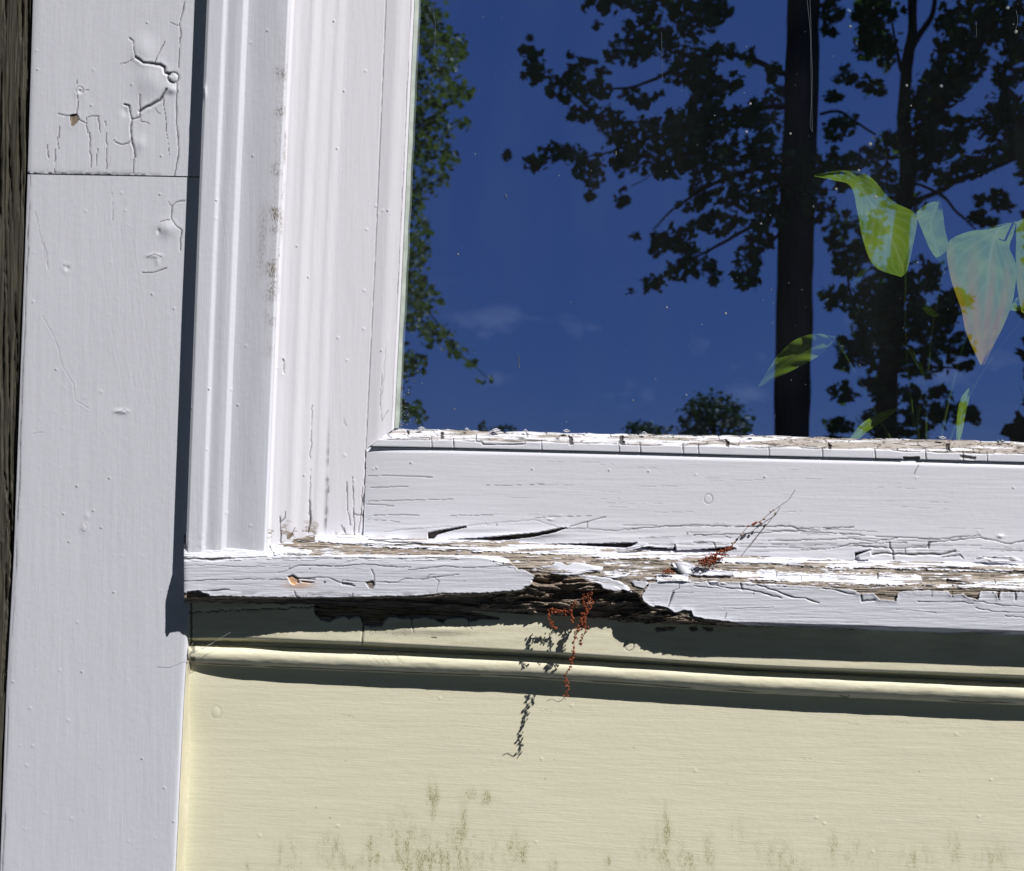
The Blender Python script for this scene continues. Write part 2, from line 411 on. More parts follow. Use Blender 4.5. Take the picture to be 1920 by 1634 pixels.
# ------------------------------------------------------------------ boundary lines measured on the photo
CBL = LV((62, 0), (52, 325), (46, 500), (26, 1040), (12, 1300), (0, 1634))
CBR = LV((408, 0), (385, 500), (360, 1045), (352, 1200), (345, 1300), (339, 1420), (329, 1634))
CAL = LV((388, 0), (368, 500), (348, 1045))
CAR = LV((545, 0), (521, 500), (499, 1045))
JS = LV((655, 0), (629, 500), (611, 1010))
VB = LV((725, 0), (704, 500), (687, 843), (681, 1012))
GL = LV((778, 0), (755, 500), (740, 803))
GB = L((740, 804), (900, 808), (1100, 813), (1400, 817), (1700, 824), (1920, 829))     # glass bottom
RT = L((688, 843), (850, 846), (1100, 852), (1400, 860), (1700, 867), (1920, 873))    # rail top
RB = L((611, 1012), (690, 1013), (800, 1020), (900, 1022), (1010, 1025), (1100, 1031), (1200, 1036), (1300, 1039), (1400, 1042), (1500, 1046), (1600, 1050), (1700, 1053), (1790, 1055), (1870, 1057), (1920, 1062))
NO = L((345, 1047), (520, 1044), (900, 1046), (1000, 1066), (1200, 1085), (1400, 1092), (1600, 1099), (1920, 1107))
SB = L((345, 1130), (500, 1133), (700, 1138), (900, 1149), (1000, 1153), (1100, 1158), (1180, 1168), (1300, 1172), (1400, 1175), (1600, 1181), (1920, 1192))
FB = L((352, 1196), (475, 1196), (694, 1205), (1000, 1220), (1400, 1246), (1920, 1267))
B0 = L((352, 1208), (686, 1219), (1000, 1232), (1400, 1257), (1920, 1281))
B1 = L((352, 1246), (686, 1260), (1000, 1273), (1400, 1300), (1920, 1323))

# ------------------------------------------------------------------ ground, room, house wall
box('lawn', -150, 150, -300, -.5, -.3, 0, M_grass)
bpy.data.objects['lawn']['kind'] = 'structure'
XR, YT = 2750, -1500
zt = float(at(1500, YT, 0)[2]); xr = float(at(XR, 500, 0)[0]); xl = float(at(-200, 800, 0)[0]); zb = float(at(900, 1950, 0)[2])
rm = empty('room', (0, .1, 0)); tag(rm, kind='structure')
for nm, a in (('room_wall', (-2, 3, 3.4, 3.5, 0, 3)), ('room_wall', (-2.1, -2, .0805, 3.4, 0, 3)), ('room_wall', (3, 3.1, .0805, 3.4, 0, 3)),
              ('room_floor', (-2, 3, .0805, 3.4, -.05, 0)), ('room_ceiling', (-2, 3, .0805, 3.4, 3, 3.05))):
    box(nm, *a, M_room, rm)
hw = empty('house_wall', (0, .02, 0)); tag(hw, kind='structure')
ox0, ox1 = float(at(720, 400, 0)[0]), xr; oz0, oz1 = float(at(900, 880, 0)[2]), zt
for a in ((-3, ox0-.05, .03, .08, 0, 3.2), (ox1+.02, 4, .03, .08, 0, 3.2), (ox0-.05, ox1+.02, .03, .08, 0, oz0-.03), (ox0-.05, ox1+.02, .03, .08, oz1+.02, 3.2)):
    box('wall_panel', *a, M_cream, hw)

# ------------------------------------------------------------------ corner trim
corner = empty('corner_trim', tuple(at(200, 1634, 0)))
tag(corner, 'wide white painted corner board with peeling cracked paint, left of the window casing', 'corner board')
JY = L((50, 326), (200, 329), (380, 333))
def corner_common(r):
    X, Y = r.X, r.Y
    r.h += .0004*(fbm(X/60, Y/200, 3)-.5)+.00018*(fbm(X/9, Y/150, 8)-.5)
    d = X-CBL(Y); r.h -= .0012*np.exp(-np.maximum(d, 0)/4)
    ed = np.abs(d-4-2*vn(Y/30, Y*0, 4)); k = (Y > 330)*(1-sstep(.5, 1.5, ed))*sstep(.2, .5, vn(Y/45, Y*0, 6))*(.5+.5*vn(Y/6, Y*0, 3))
    r.h -= .0006*k; r.m['dirt'] = np.maximum(r.m['dirt'], .85*k)
    d2 = CBR(Y)-X; r.h -= .002*np.exp(-np.maximum(d2, 0)/3)
def corner_top(r):
    corner_common(r); r.h += .0005
    c = r.crack
    # blister with open crack near the large nail head
    c([(243, 72), (250, 78), (251, 95), (254, 108)], 1.3, .0012); c([(254, 108), (262, 113), (268, 118), (285, 120), (300, 122), (308, 127), (309, 137), (318, 140)], 2.2, .0022, .0008)
    c([(254, 108), (245, 114), (236, 119), (226, 120)], 1., .0006); c([(290, 120), (295, 106), (302, 92), (309, 78)], 1., .0007)
    c([(262, 210), (275, 201), (288, 195), (300, 188), (306, 178), (312, 168)], 2.4, .0022, .0008)
    c([(262, 210), (262, 178)], 1.2, .0008); c([(262, 212), (262, 220), (247, 224)], 1.5, .001)
    c([(232, 196), (242, 199), (244, 212), (247, 224), (245, 240), (247, 262), (252, 285), (253, 295)], 1.8, .0014, .0004)
    c([(247, 262), (240, 269), (228, 272), (216, 267)], 1.2, .0008); c([(252, 295), (250, 312), (250, 325)], 1.3, .0007)
    c([(332, 157), (331, 200), (330, 230)], 1.7, .001); c([(330, 230), (333, 250), (335, 280), (333, 300), (327, 331)], 1.4, .0009)
    c([(346, 4), (342, 25), (337, 45), (339, 60), (336, 100), (335, 128)], 1.3, .0007); c([(318, 42), (330, 47), (337, 49)], .9, .0005)
    c([(262, 215), (264, 228), (280, 232)], .8, .0005); c([(306, 182), (312, 240), (318, 290)], .9, .0004)
    c([(291, 203), (296, 212), (301, 214)], .9, .0004)
    r.bump(268, 95, 22, 24, .0015); r.bump(282, 150, 26, 30, .0017); r.bump(322, 168, 9, 8, .0016); r.bump(236, 210, 6, 8, -.0008); r.bump(262, 270, 12, 14, .0009)
    r.ring(325, 146, 10, 1.7, .0013, .95); r.bump(325, 146, 7, 7, .0009, 4); r.bump(323, 142, 2, 2, -.0006)
    r.ring(149, 170, 7, 1.2, .0009, .5, 120, 400); r.bump(150, 172, 4, 4, -.0012); r.bump(149, 172, 9, 9, .0005)
    c([(144, 150), (145, 162)], .9, .0005); c([(145, 178), (146, 200), (144, 215), (150, 226), (162, 232)], 1.1, .0008); c([(158, 170), (166, 169)], .9, .0005)
    c([(109, 214), (122, 217), (132, 217), (144, 215)], 1.1, .0008)
    r.hole([(131, 217), (144, 215), (148, 226), (139, 237), (133, 238)], .0009, 'bare', 1., .8, .0004)
    for x, y0, y1 in ((162, 222, 250), (185, 218, 248), (197, 228, 236), (200, 250, 318), (168, 250, 314), (183, 280, 312), (103, 280, 325), (112, 238, 258), (89, 272, 296), (108, 258, 280)):
        c([(x, y0), (x+r.rs.uniform(-3, 3), y1)], 1.1, .0008, jit=1.6)
    c([(162, 221), (172, 218), (184, 218)], .9, .0005)
    k = np.exp(-np.abs(Y_to(r)-0)/3.)*sstep(.25, .7, fbm(r.X/7, r.Y/3, 2))*sstep(330, 250, r.X); r.m['dirt'] = np.maximum(r.m['dirt'], k); r.h -= .001*k
    pimples(r, [(175, 131, 0), (171, 198, 1), (70, 131, 1), (302, 293, 1), (68, 95, 0), (216, 262, 1), (247, 159, 1), (276, 43, 1)])
def Y_to(r): return r.Y-JY(r.X)
def pimples(r, lst):
    for x, y, dk in lst:
        r.bump(x, y, 2.2, 2.2, .00035)
        if dk: r.dot(x-1, y+1, 1.5, 'dirt', .0002, .9)
def corner_low(r):
    corner_common(r); c = r.crack
    c([(346, 377), (330, 380), (322, 388), (321, 410), (330, 424), (341, 432), (338, 450), (338, 470)], 1.3, .0009); c([(315, 378), (322, 388)], .9, .0005); c([(321, 412), (300, 416)], .8, .0005)
    r.bump(312, 428, 16, 14, .0016); r.bump(297, 434, 3, 5, -.0010); r.bump(290, 480, 14, 4, .0007); c([(266, 512), (290, 511), (312, 503)], 1.2, .0006)
    c([(275, 484), (290, 477), (302, 482)], 1., .0005); r.bump(295, 490, 4, 8, .0006)
    r.bump(125, 503, 8, 8, .0006); r.bump(126, 503, 5, 5, -.0012); r.dot(120, 498, 1.4)
    c([(66, 398), (75, 440), (84, 478), (90, 505)], .9, .0003, dirt=.25); c([(82, 455), (88, 480), (90, 505)], 1., .0004, dirt=.3)
    c([(79, 592), (95, 620), (108, 650), (118, 690), (138, 720), (142, 752), (168, 768)], 1.1, .0003, .0003, dirt=.15)
    c([(62, 814), (82, 811)], 1., .0003, .0003, dirt=.2); c([(210, 362), (212, 415)], .9, .0004, dirt=.4)
    r.bump(228, 772, 12, 4, .0011); c([(216, 776), (232, 768), (240, 774)], 1.1, .0005, dirt=.5)
    r.bump(157, 990, 7, 9, .0005); r.ring(157, 990, 6, 1, .0004, .35, ry=8); r.bump(163, 968, 4, 6, .0004)
    for k in range(4): c([(180+k*22, 380+k*20), (205+k*24, 600+k*12), (238+k*20, 760)], 1.5, .00008, .00012, .5, dirt=.0)
    pimples(r, [(62, 566, 0), (105, 693, 1), (326, 579, 1), (205, 897, 1), (144, 912, 1), (175, 958, 1), (119, 964, 1), (190, 990, 1), (129, 1016, 1), (213, 1111, 1), (145, 1167, 0), (153, 1260, 1), (112, 1257, 0),
                (128, 1351, 0), (266, 1423, 1), (57, 1328, 0), (50, 1435, 0), (308, 1478, 1), (325, 1541, 1), (61, 1399, 0), (190, 735, 0), (285, 552, 1), (272, 510, 0), (24, 1279, 1), (160, 396, 0), (228, 362, 0), (235, 395, 0), (300, 365, 1), (134, 1535, 0)])
    rs = r.rs
    for _ in range(45): r.bump(rs.uniform(20, 340), rs.uniform(340, 1630), 1.8, 1.8, rs.uniform(.00008, .00025))
CH = .020
us = np.linspace(0, 1, 206)
patch('board', corner, M_corner, us, axis(-1500, 1, 0, 1, 1/207.), lambda U, V: ((lambda Y: (CBL(Y)+(CBR(Y)-CBL(Y))*U, Y))(np.where(V < 0, V, V*(JY(60+300*U)-1.2)))),
      lambda X, Y, U, V: CH, corner_top, -.02, 3)
patch('board', corner, M_corner, us, axis(0, 1.25, 0, 1, 1/815., .02), lambda U, V: ((lambda Y: (CBL(Y)+(CBR(Y)-CBL(Y))*U, Y))(JY(60+300*U)+1.2+V*(1640-JY(60+300*U)))),
      lambda X, Y, U, V: CH, corner_low, -.02, 4)

# weathered board at the far left
wb = patch('weathered_board', None, M_grey, axis(-220, 80, -20, 80, 1.5), axis(-1500, 2050, -20, 1660, 4., 60),
      lambda U, V: (np.where(U > 60, CBL(V)+(U-60)*.1, (CBL(V)-60)+U), V), lambda X, Y, U, V: .015,
      lambda r: (r.h.__iadd__(.0015*(fbm(r.X/6, r.Y/120, 5, 4)-.5)+.0045*(sstep(.5, .3, fbm(r.X/5, r.Y/160, 9))*-1)),
                 [r.crack([(8+k*7, 890+k*60), (20+k*3, 960+k*60), (6+k*4, 1010+k*60)], 2.2, .004, .0006, 2.) for k in range(4)],
                 [r.crack([(20, 930), (23, 1060), (14, 1200), (5, 1300)], 3., .005, .0003, 2.)]), -.02, 6)
tag(wb, 'dark weathered bare wood board along the far left edge', 'board')

# ------------------------------------------------------------------ window
win = empty('window', tuple(at(1100, 1040, 0)))
tag(win, 'white wooden house window with rotted flaking sill and clean glass mirroring trees', 'window')
def casing_h(X, Y, U, V):
    u = U
    h = .040+0*u
    h = h-.0020*sstep(.185, .255, u)+.0010*sstep(.255, .38, u)-.0019*sstep(.425, .49, u)-.0007*sstep(.48, .50, u)+.0034*sstep(.50, .93, u)
    h = h-.0015*(1-sstep(0, .03, u))-.0022*sstep(.965, 1, u)
    return h
def casing_r(r):
    X, Y = r.X, r.Y; r.h += .0003*(fbm(X/30, Y/150, 2)-.5)+.00012*(fbm(X/5, Y/120, 4)-.5)
    d = CAR(Y)-X                                          # mildew beside the inner edge
    m = np.exp(-((d-10)/13)**2)*(.25+.9*sstep(.45, .7, fbm(Y/26, X/60, 12)))*sstep(0, 120, Y)*sstep(760, 480, Y)
    m = np.maximum(m, .5*np.exp(-((d-32)/9)**2)*sstep(360, 420, Y)*sstep(560, 470, Y)); r.m['mild'] += m
    k = sstep(60, 0, 1040-Y)                              # brush marks at the foot
    r.h += .0005*k*(fbm((X+Y*.5)/7, (Y-X)/30, 3)-.5)+.0006*sstep(960, 1040, Y)*(X < CAL(Y)+45)*(fbm(X/9, Y/9, 7)-.5)
    r.crack([(345, 995), (347, 1020), (350, 1038)], 1.4, .001)
    pimples(r, [(501, 58, 1), (470, 80, 0), (474, 293, 1), (406, 376, 1), (359, 766, 1), (446, 760, 1), (388, 843, 0), (425, 962, 0), (461, 649, 0), (405, 410, 0), (383, 166, 0), (392, 730, 1), (470, 986, 0), (434, 731, 0)])
    r.bump(384, 172, 3, 12, .0012); r.crack([(410, 345), (424, 470)], .8, .0002, dirt=.05)
casing_bot = L((348, 1044), (500, 1041))
patch('casing', win, M_casing, np.linspace(0, 1, 110), axis(-1.4, 1, 0, 1, 1/640., .06), lambda U, V: ((lambda Y: (CAL(Y)+(CAR(Y)+.4-CAL(Y))*U, Y))(np.where(V < 0, V*1040, V*casing_bot(350+150*U)))),
      casing_h, casing_r, -.02, 8)
def jamb_h(X, Y, U, V):
    u = U; h = .0375-.0035*sstep(0, .06, u)
    for a, b, d in ((.06, .22, .0016), (.18, .34, .0008), (.36, .58, .0026), (.55, .80, .0020), (.80, 1., .0016)): h = h-d*sstep(a, b, u)
    return h-.0052*u
JL = LV((545.6, 0), (521.6, 500), (499.6, 1045))
def jamb_r(r):
    X, Y = r.X, r.Y; r.h += .00015*(fbm(X/6, Y/90, 4)-.5)+.0003*(fbm(X/40, Y/200, 3)-.5); c = r.crack
    u = (X-JL(Y))/(JS(Y)-JL(Y))
    c([(525, 970), (527, 1000), (526, 1015), (532, 1030)], 1.4, .001); c([(535, 960), (534, 972), (526, 980)], 1., .0007)
    for x0, ya, yb, sl in ((583, 880, 1000, -.006), (586, 760, 860, -.01)): c([(x0, ya), (x0-2, (ya+yb)/2), (x0-4, yb)], 1., .0007, jit=1.5, dirt=.7)
    c([(580, 940), (583, 975), (578, 1000)], 1.8, .0012); c([(543, 1010), (548, 1000), (553, 990)], 1., .0005)
    k = sstep(.93, 1., u)*sstep(740, 900, Y)*sstep(.2, .5, vn(Y/40, X*0, 3))*(.3+.7*vn(Y/7, X*0, 5)); r.m['dirt'] = np.maximum(r.m['dirt'], .7*k)
    k = sstep(960, 1010, Y)*sstep(.6, .72, fbm(X/14, Y/8, 6)); r.m['bare'] += k; r.h -= .0007*k
    e = sstep(.07, 0, u)*sstep(.5, .7, fbm(X/6, Y/30, 3))*sstep(120, 300, Y)*sstep(650, 500, Y); r.m['mild'] += .9*e
    pimples(r, [(645, 171, 1), (653, 127, 0), (632, 279, 1), (520, 690, 0), (557, 462, 1), (578, 520, 1), (651, 608, 0), (646, 800, 0), (570, 892, 1), (626, 40, 1)])
    r.hole([(529, 672), (533, 676), (534, 702), (530, 700)], .0006, 'mild', .7, .5, .0003)
patch('jamb_molding', win, M_sash, np.linspace(0, 1, 80), axis(-1.4, 1, 0, 1, 1/640., .06), lambda U, V: ((lambda Y: (JL(Y)+(JS(Y)+.4-JL(Y))*U, Y))(np.where(V < 0, V*1030, V*L((500, 1041), (530, 1040), (572, 1034), (598, 1022), (612, 1014))(500+112*U)))),
      jamb_h, jamb_r, -.02, 9)
def stile_r(r):
    r.crack([(float(VB(y))-1.2, y) for y in range(0, 841, 60)], 1.0, .0008, .0003, .2, .5)
    X, Y = r.X, r.Y; r.h += .00015*(fbm(X/6, Y/90, 14)-.5)+.0002*(fbm(X/40, Y/200, 3)-.5); c = r.crack
    c([(650, 905), (652, 960), (657, 985)], 1.1, .0007); c([(661, 895), (663, 960), (665, 1005)], 1.2, .0008); c([(672, 1000), (678, 960), (680, 900)], 1., .0006); c([(640, 985), (648, 1000), (645, 990)], 1., .0006)
    c([(686, 845), (684, 900), (682, 960), (680, 1010)], 1.4, .0012, jit=1.8); c([(662, 964), (680, 966)], 1., .0006)
    c([(614, 900), (612, 960), (610, 1005)], 1.8, .0014, jit=1.5); c([(645, 785), (649, 800), (643, 790)], .9, .0004, dirt=.3)
    k = sstep(990, 1010, Y)*sstep(.55, .68, fbm(X/10, Y/6, 6)); r.m['bare'] += k; r.h -= .0006*k
    for _ in range(12): r.bump(r.rs.uniform(615, 720), r.rs.uniform(20, 1000), 2, 2, .0005)
patch('stile', win, M_sash, np.linspace(0, 1, 50), axis(-1.4, 1, 0, 1, 1/640., .06), lambda U, V: ((lambda Y: (JS(Y)+(VB(Y)-.2-JS(Y))*U, Y))(np.where(V < 0, V*1012, V*1012))),
      lambda X, Y, U, V: .0201-.0046*U, stile_r, -.02, 10)
# vertical glazing bead, mitred at its foot
def bead_v_xy(U, V):
    yb = 843-38*U; Y = np.where(V < 0, V*840, V*(yb-1.5)); xl = VB(Y)+.2; return xl+(GL(Y)-xl)*U, Y
def bead_v_h(X, Y, U, V): return .0157-.0030*sstep(.3, .95, U)-.004*sstep(.9, 1, U)
def bead_v_r(r):
    X, Y = r.X, r.Y; d = GL(Y)-X-3-2*vn(Y/20, X*0, 3); k = (1-sstep(.4, 1.4, np.abs(d-3)))*sstep(.2, .55, vn(Y/60, X*0, 8))*(.4+.6*vn(Y/7, X*0, 5)); r.m['dirt'] += .7*k; r.h -= .0006*k
    r.crack([(716, 700), (713, 760), (716, 790), (728, 770)], 1., .0005, dirt=.5); r.crack([(724, 640), (716, 740)], .9, .0004, dirt=.3); r.h += .0001*(fbm(X/5, Y/60, 3)-.5)
    pimples(r, [(715, 658, 1), (718, 395, 0), (727, 395, 1), (708, 402, 0)])
patch('glazing_bead', win, M_sash, np.linspace(0, 1, 40), axis(-1.7, 1, 0, 1, 1/520., .06), bead_v_xy, bead_v_h, bead_v_r, -.008, 11)
# greenish putty line against the glass
patch('putty', win, simple("grey_putty", (.42, .47, .43), .6, .2, (60, 60, 60)), np.array([0, .5, 1]), axis(-1.7, 1, 0, 1, 1/60., .1), lambda U, V: ((lambda Y: (GL(Y)+U*(6+2*vn(Y/40, Y*0, 1)), Y))(V*803)), lambda X, Y, U, V: .0098-.002*U, None, -.004, 12)

# lower glazing bead: cracked putty in short pieces
def bead_b_xy(U, V):
    t = GB(U)+1.5*(vn(U/22, U*0, 3)-.5)*2; b = RT(U)-6; Y = t+(b-t)*V
    return np.maximum(U, VB(Y)+2+(843-Y)*1.12), Y
def bead_b_h(X, Y, U, V): return .0075+.0105*sstep(0, .55, V)+.0020*sstep(.45, .62, V)-.0003*sstep(.97, 1, V)
def bead_b_r(r):
    X, Y = r.X, r.Y; v = (Y-GB(X))/(RT(X)-6-GB(X))
    bound = .52+.35*(fbm(X/70, X*0, 5)-.5)+.10*sstep(1000, 1900, X)
    up = sstep(bound+.03, bound-.03, v)
    f1, f2 = worley(X/44+1.2*fbm(X/30, Y/9, 1), Y/7.5+.5*vn(X/60, Y*0, 2), 3); e = (f2-f1)
    ck = (1-sstep(.02, .10, e))*up*sstep(.30, .52, fbm(X/40, Y/14, 9)+.14*sstep(900, 1700, X))
    cell = fbm(X/70, Y/4, 3)
    r.h += up*(.0010*(cell-.5)-.0008)-.0008*ck; r.m['dirt'] = np.maximum(r.m['dirt'], .85*ck)
    bw = up*sstep(.44, .60, fbm(X/75, Y/4, 4)+.12*sstep(1000, 1700, X)-.03); r.m['bare'] = np.maximum(r.m['bare'], bw*.8); r.h -= .0004*bw
    r.m['mild'] += .5*up*sstep(.4, .65, fbm(X/40, Y/6, 33))
    edge = (1-sstep(.02, .05, np.abs(v-bound)))*sstep(.35, .6, fbm(X/25, Y*0, 21)); r.m['dirt'] = np.maximum(r.m['dirt'], .7*edge); r.h -= .0006*edge
    for x in (809, 850, 1160, 1200, 1309, 1441, 1541, 1640, 1735, 1805, 1850, 1280, 1015):
        y = RT(np.array(float(x))); r.crack([(x, y-24), (x+1, y-6)], 1.2, .001, .0003, .5)
    r.crack([(893, 816), (893, 828), (903, 829), (906, 834), (955, 834), (984, 833), (984, 827), (1008, 828)], 1.4, .0011, .0006, .3)
    for x, y, q in ((828, 817, 6), (1070, 826, 8), (1165, 826, 9), (1363, 832, 7), (1776, 838, 7), (1555, 836, 5), (765, 812, 3)):
        r.hole([(x-q*.5, y-q), (x+q*.5, y-q*.8), (x+q*.6, y+q), (x-q*.3, y+q*1.1)], .0025, 'dirt', .9, 3.2, .0003, 1.2, 3.)
    r.hole([(1692, 857), (1724, 857), (1725, 865), (1696, 864)], .0012, 'rot', .8, .8); r.hole([(1800, 853), (1830, 858), (1828, 863), (1800, 860)], .001, 'rot', .5, .8)
patch('glazing_bead', win, M_rail, axis(690, XR, 690, 1935, 1.15), np.linspace(0, 1, 34), bead_b_xy, bead_b_h, bead_b_r, -.004, 13)

# bottom rail
def rail_xy(U, V):
    t = RT(U)-4.; b = RB(U); Y = t+(b-t)*V; return np.maximum(U, VB(Y)+.3), Y
def rail_h(X, Y, U, V): return .0192-.0032*np.exp(-np.maximum(X-684, 0)/50)-.0016*(1-sstep(0, .055, V))+.0006*sstep(.6, .95, V)
def rail_r(r):
    X, Y = r.X, r.Y; rs = r.rs; c = r.crack
    r.h += .00012*(fbm(X/150, Y/5, 14)-.5)+.0002*(fbm(X/120, Y/40, 3)-.5)
    low = sstep(.62, .95, (Y-RT(X))/(RB(X)-RT(X))); r.h += low*.0014*(fbm(X/160, Y/9, 31)-.5)
    sl = .035
    def hc(x, y, n, w=1., d=.0006, k=sl, dt=.7):
        pts = [(x, y)]; yy = y
        m = max(2, int(n/30))
        for i in range(m): yy += n/m*k+rs.uniform(-1.5, 1.5); pts.append((x+n*(i+1)/m, yy))
        c(pts, w, d, .0002, .5, dt)
    for a in ((690, 893, 120, 1., .0006, .01), (695, 915, 70, .9, .0005, -.04), (690, 940, 160, .9, .0005, -.02), (688, 946, 50, 1, .0006, .06), (700, 967, 85, 1.1, .0008, -.01), (690, 974, 60, .9, .0004, .1),
              (845, 967, 100, .8, .0004, -.03), (900, 910, 120, .7, .0003, -.03), (1000, 972, 110, .8, .0004, -.04)): hc(*a)
    c([(720, 998), (800, 990), (870, 987), (880, 986), (1000, 975), (1058, 992)], 1., .0005, dirt=.35)
    c([(1060, 992), (1066, 991), (1070, 987), (1102, 979), (1135, 970)], 1.2, .0009); c([(1101, 979), (1101, 990)], 1.2, .0008)
    c([(1185, 992), (1240, 988), (1300, 985), (1392, 988)], 1.2, .0008); c([(1392, 988), (1480, 987), (1495, 992), (1600, 989)], 1.3, .0009)
    c([(1060, 992), (1100, 991), (1150, 996), (1185, 992)], 1.1, .0007, dirt=.6)
    c([(1300, 1004), (1400, 1001), (1480, 996), (1560, 1000), (1680, 1008), (1760, 1011), (1838, 1004)], 1.2, .0008)
    c([(1300, 1017), (1338, 1018), (1342, 1027)], 1.3, .0009); c([(1440, 1014), (1520, 1013), (1600, 1010), (1640, 1016), (1690, 1008)], 1.1, .0008)
    c([(1600, 1023), (1668, 1028), (1736, 1027), (1742, 1018), (1838, 1008), (1890, 1020), (1920, 1015)], 1.3, .001)
    c([(1668, 1018), (1668, 1027), (1674, 1034), (1675, 1052)], 1.8, .0014, .0005); c([(1741, 1018), (1741, 1028)], 1.6, .0012)
    c([(1636, 1040), (1662, 1037), (1676, 1040), (1730, 1040), (1766, 1040), (1790, 1034)], 2., .002, .0008); c([(1697, 1029), (1697, 1038)], 1.2, .0008)
    c([(1500, 1032), (1560, 1028), (1600, 1020), (1700, 1018)], 1.1, .0008, .0004); c([(1360, 1006), (1372, 1010)], 1., .0006)
    c([(1765, 1045), (1800, 1041), (1806, 1048)], 1.3, .001, .0006); c([(1830, 1048), (1880, 1045), (1890, 1050)], 1.4, .001, .0007)
    for _ in range(26):
        x = rs.uniform(1150, 1900); t = rs.random(); hc(x, RT(np.array(x))*(1-(.72+.26*t))+RB(np.array(x))*(.72+.26*t)-2, rs.uniform(50, 170), rs.uniform(.7, 1.1), .0005, .02, .5)
    for _ in range(40):
        x = rs.uniform(690, 1900); t = rs.uniform(.05, .95); hc(x, float(RT(np.array(x))*(1-t)+RB(np.array(x))*t), rs.uniform(25, 110), .6, .00025, .02, .25)
    # open splits in the rail
    r.hole([(803, 999), (822, 995), (855, 990), (872, 987), (874, 989), (840, 997), (820, 1003), (812, 1011), (803, 1015)], .009, 'rot', .9, .8, .0006)
    r.hole([(806, 1016), (850, 1012), (900, 1009), (960, 1004), (1010, 999), (1050, 991), (1062, 990), (1040, 999), (1000, 1007), (950, 1013), (900, 1015), (850, 1017)], .011, 'rot', 1., .8, .0008)
    r.hole([(1008, 1023), (1040, 1021), (1120, 1020), (1195, 1018), (1185, 1024), (1155, 1032), (1100, 1034), (1040, 1029)], .012, 'rot', 1., .8, .0008)
    r.hole([(1158, 1035), (1180, 1029), (1215, 1026), (1262, 1030), (1266, 1020), (1268, 1033), (1300, 1032), (1368, 1026), (1380, 1029), (1350, 1037), (1290, 1041), (1200, 1040)], .012, 'rot', 1., .9, .0008)
    r.hole([(1603, 1037), (1633, 1031), (1606, 1042), (1603, 1052)], .004, 'dirt', 1., .5, .0005)
    r.h += .0016*np.exp(-(((Y-1003)-(X-1000)*-.05)/6)**2)*sstep(880, 950, X)*sstep(1100, 1000, X)
    r.bump(1876, 1006, 6, 3, .0012); r.bump(1032, 974, 5, 1.6, .0009); r.ring(1328, 936, 8, 1.1, .0005, .35, ry=9)
    c([(909, 978), (913, 987), (924, 985)], 1., .0005, .0006, dirt=.1); c([(1722, 873), (1714, 889)], 1., .0005)
    pimples(r, [(770, 868, 1), (998, 880, 1), (1142, 882, 1), (1216, 884, 1), (1434, 895, 1), (1290, 1000, 1), (1305, 890, 0), (1718, 896, 0), (1900, 915, 1), (1835, 997, 0), (700, 880, 0), (706, 878, 1), (933, 983, 1)])
patch('bottom_rail', win, M_rail, axis(680, XR, 680, 1935, 1.45), np.linspace(0, 1, 128), rail_xy, rail_h, rail_r, -.015, 14)

# sill
def sill_xy(U, V):
    a = np.minimum(RB(U)-7, NO(U)-3.5); b = SB(U)+3*(vn(U/11, U*0, 9)-.5)
    n = NO(U); vt = .38
    Y = np.where(V < vt, a+(n-a)*V/vt, n+(b-n)*(V-vt)/(1-vt)); return U, Y
def sill_h(X, Y, U, V):
    a = RB(X)-7; n = NO(X); t = np.clip((Y-a)/np.maximum(n-a, 4), 0, 1)
    top = .0445-(1-t)*np.clip((n-a)*.00052, .002, .030)
    v = (Y-n)/(SB(X)-n)
    h = np.where(Y < n, top, .0445+.0008*sstep(0, .15, v)-.0050*sstep(.88, 1.02, v))
    return h-.0012*np.exp(-np.maximum(X-345, 0)/3)
P1 = [(330, 1020), (330, 1112), (352, 1113), (372, 1110), (395, 1118), (500, 1120), (600, 1122), (660, 1120), (780, 1117), (830, 1113), (900, 1112), (980, 1107), (983, 1101), (995, 1098), (1003, 1080), (985, 1070), (972, 1068), (960, 1058), (953, 1048), (900, 1041), (760, 1041), (700, 1040), (640, 1040), (560, 1043), (515, 1040), (500, 1020)]
P2 = [(1218, 1094), (1209, 1108), (1203, 1118), (1207, 1128), (1218, 1137), (1227, 1138), (1228, 1135), (1253, 1140), (1265, 1150), (1280, 1144), (1296, 1146), (1300, 1156), (1320, 1160), (1360, 1165), (1400, 1172), (1600, 1183), (3000, 1240), (3000, 1150), (1960, 1114), (1930, 1112),
      (1876, 1110), (1872, 1122), (1866, 1110), (1838, 1109), (1834, 1125), (1812, 1119), (1805, 1113), (1783, 1116), (1778, 1109), (1740, 1108), (1695, 1109), (1683, 1113), (1680, 1127), (1650, 1125), (1637, 1112), (1612, 1114), (1600, 1107), (1560, 1103), (1500, 1098), (1420, 1096), (1400, 1092), (1300, 1091), (1262, 1086), (1240, 1090)]
PA = [(590, 1000), (590, 1016), (640, 1019), (700, 1024), (760, 1028), (840, 1032), (900, 1035), (960, 1036), (1050, 1042), (1150, 1047), (1230, 1048), (1300, 1052), (1345, 1055), (1440, 1058), (1520, 1063), (1600, 1066), (1720, 1067), (1800, 1070), (1880, 1071), (3000, 1100), (3000, 1000)]
PC = [(1256, 1053), (1300, 1066), (1345, 1067), (1383, 1072), (1392, 1077), (1390, 1071), (1416, 1073), (1418, 1069), (1452, 1068), (1455, 1073), (1600, 1075), (1646, 1075), (1700, 1076), (1728, 1080), (1729, 1092), (1760, 1094), (1740, 1098), (1600, 1096), (1500, 1092), (1420, 1089), (1345, 1082), (1300, 1080), (1275, 1076), (1262, 1064)]
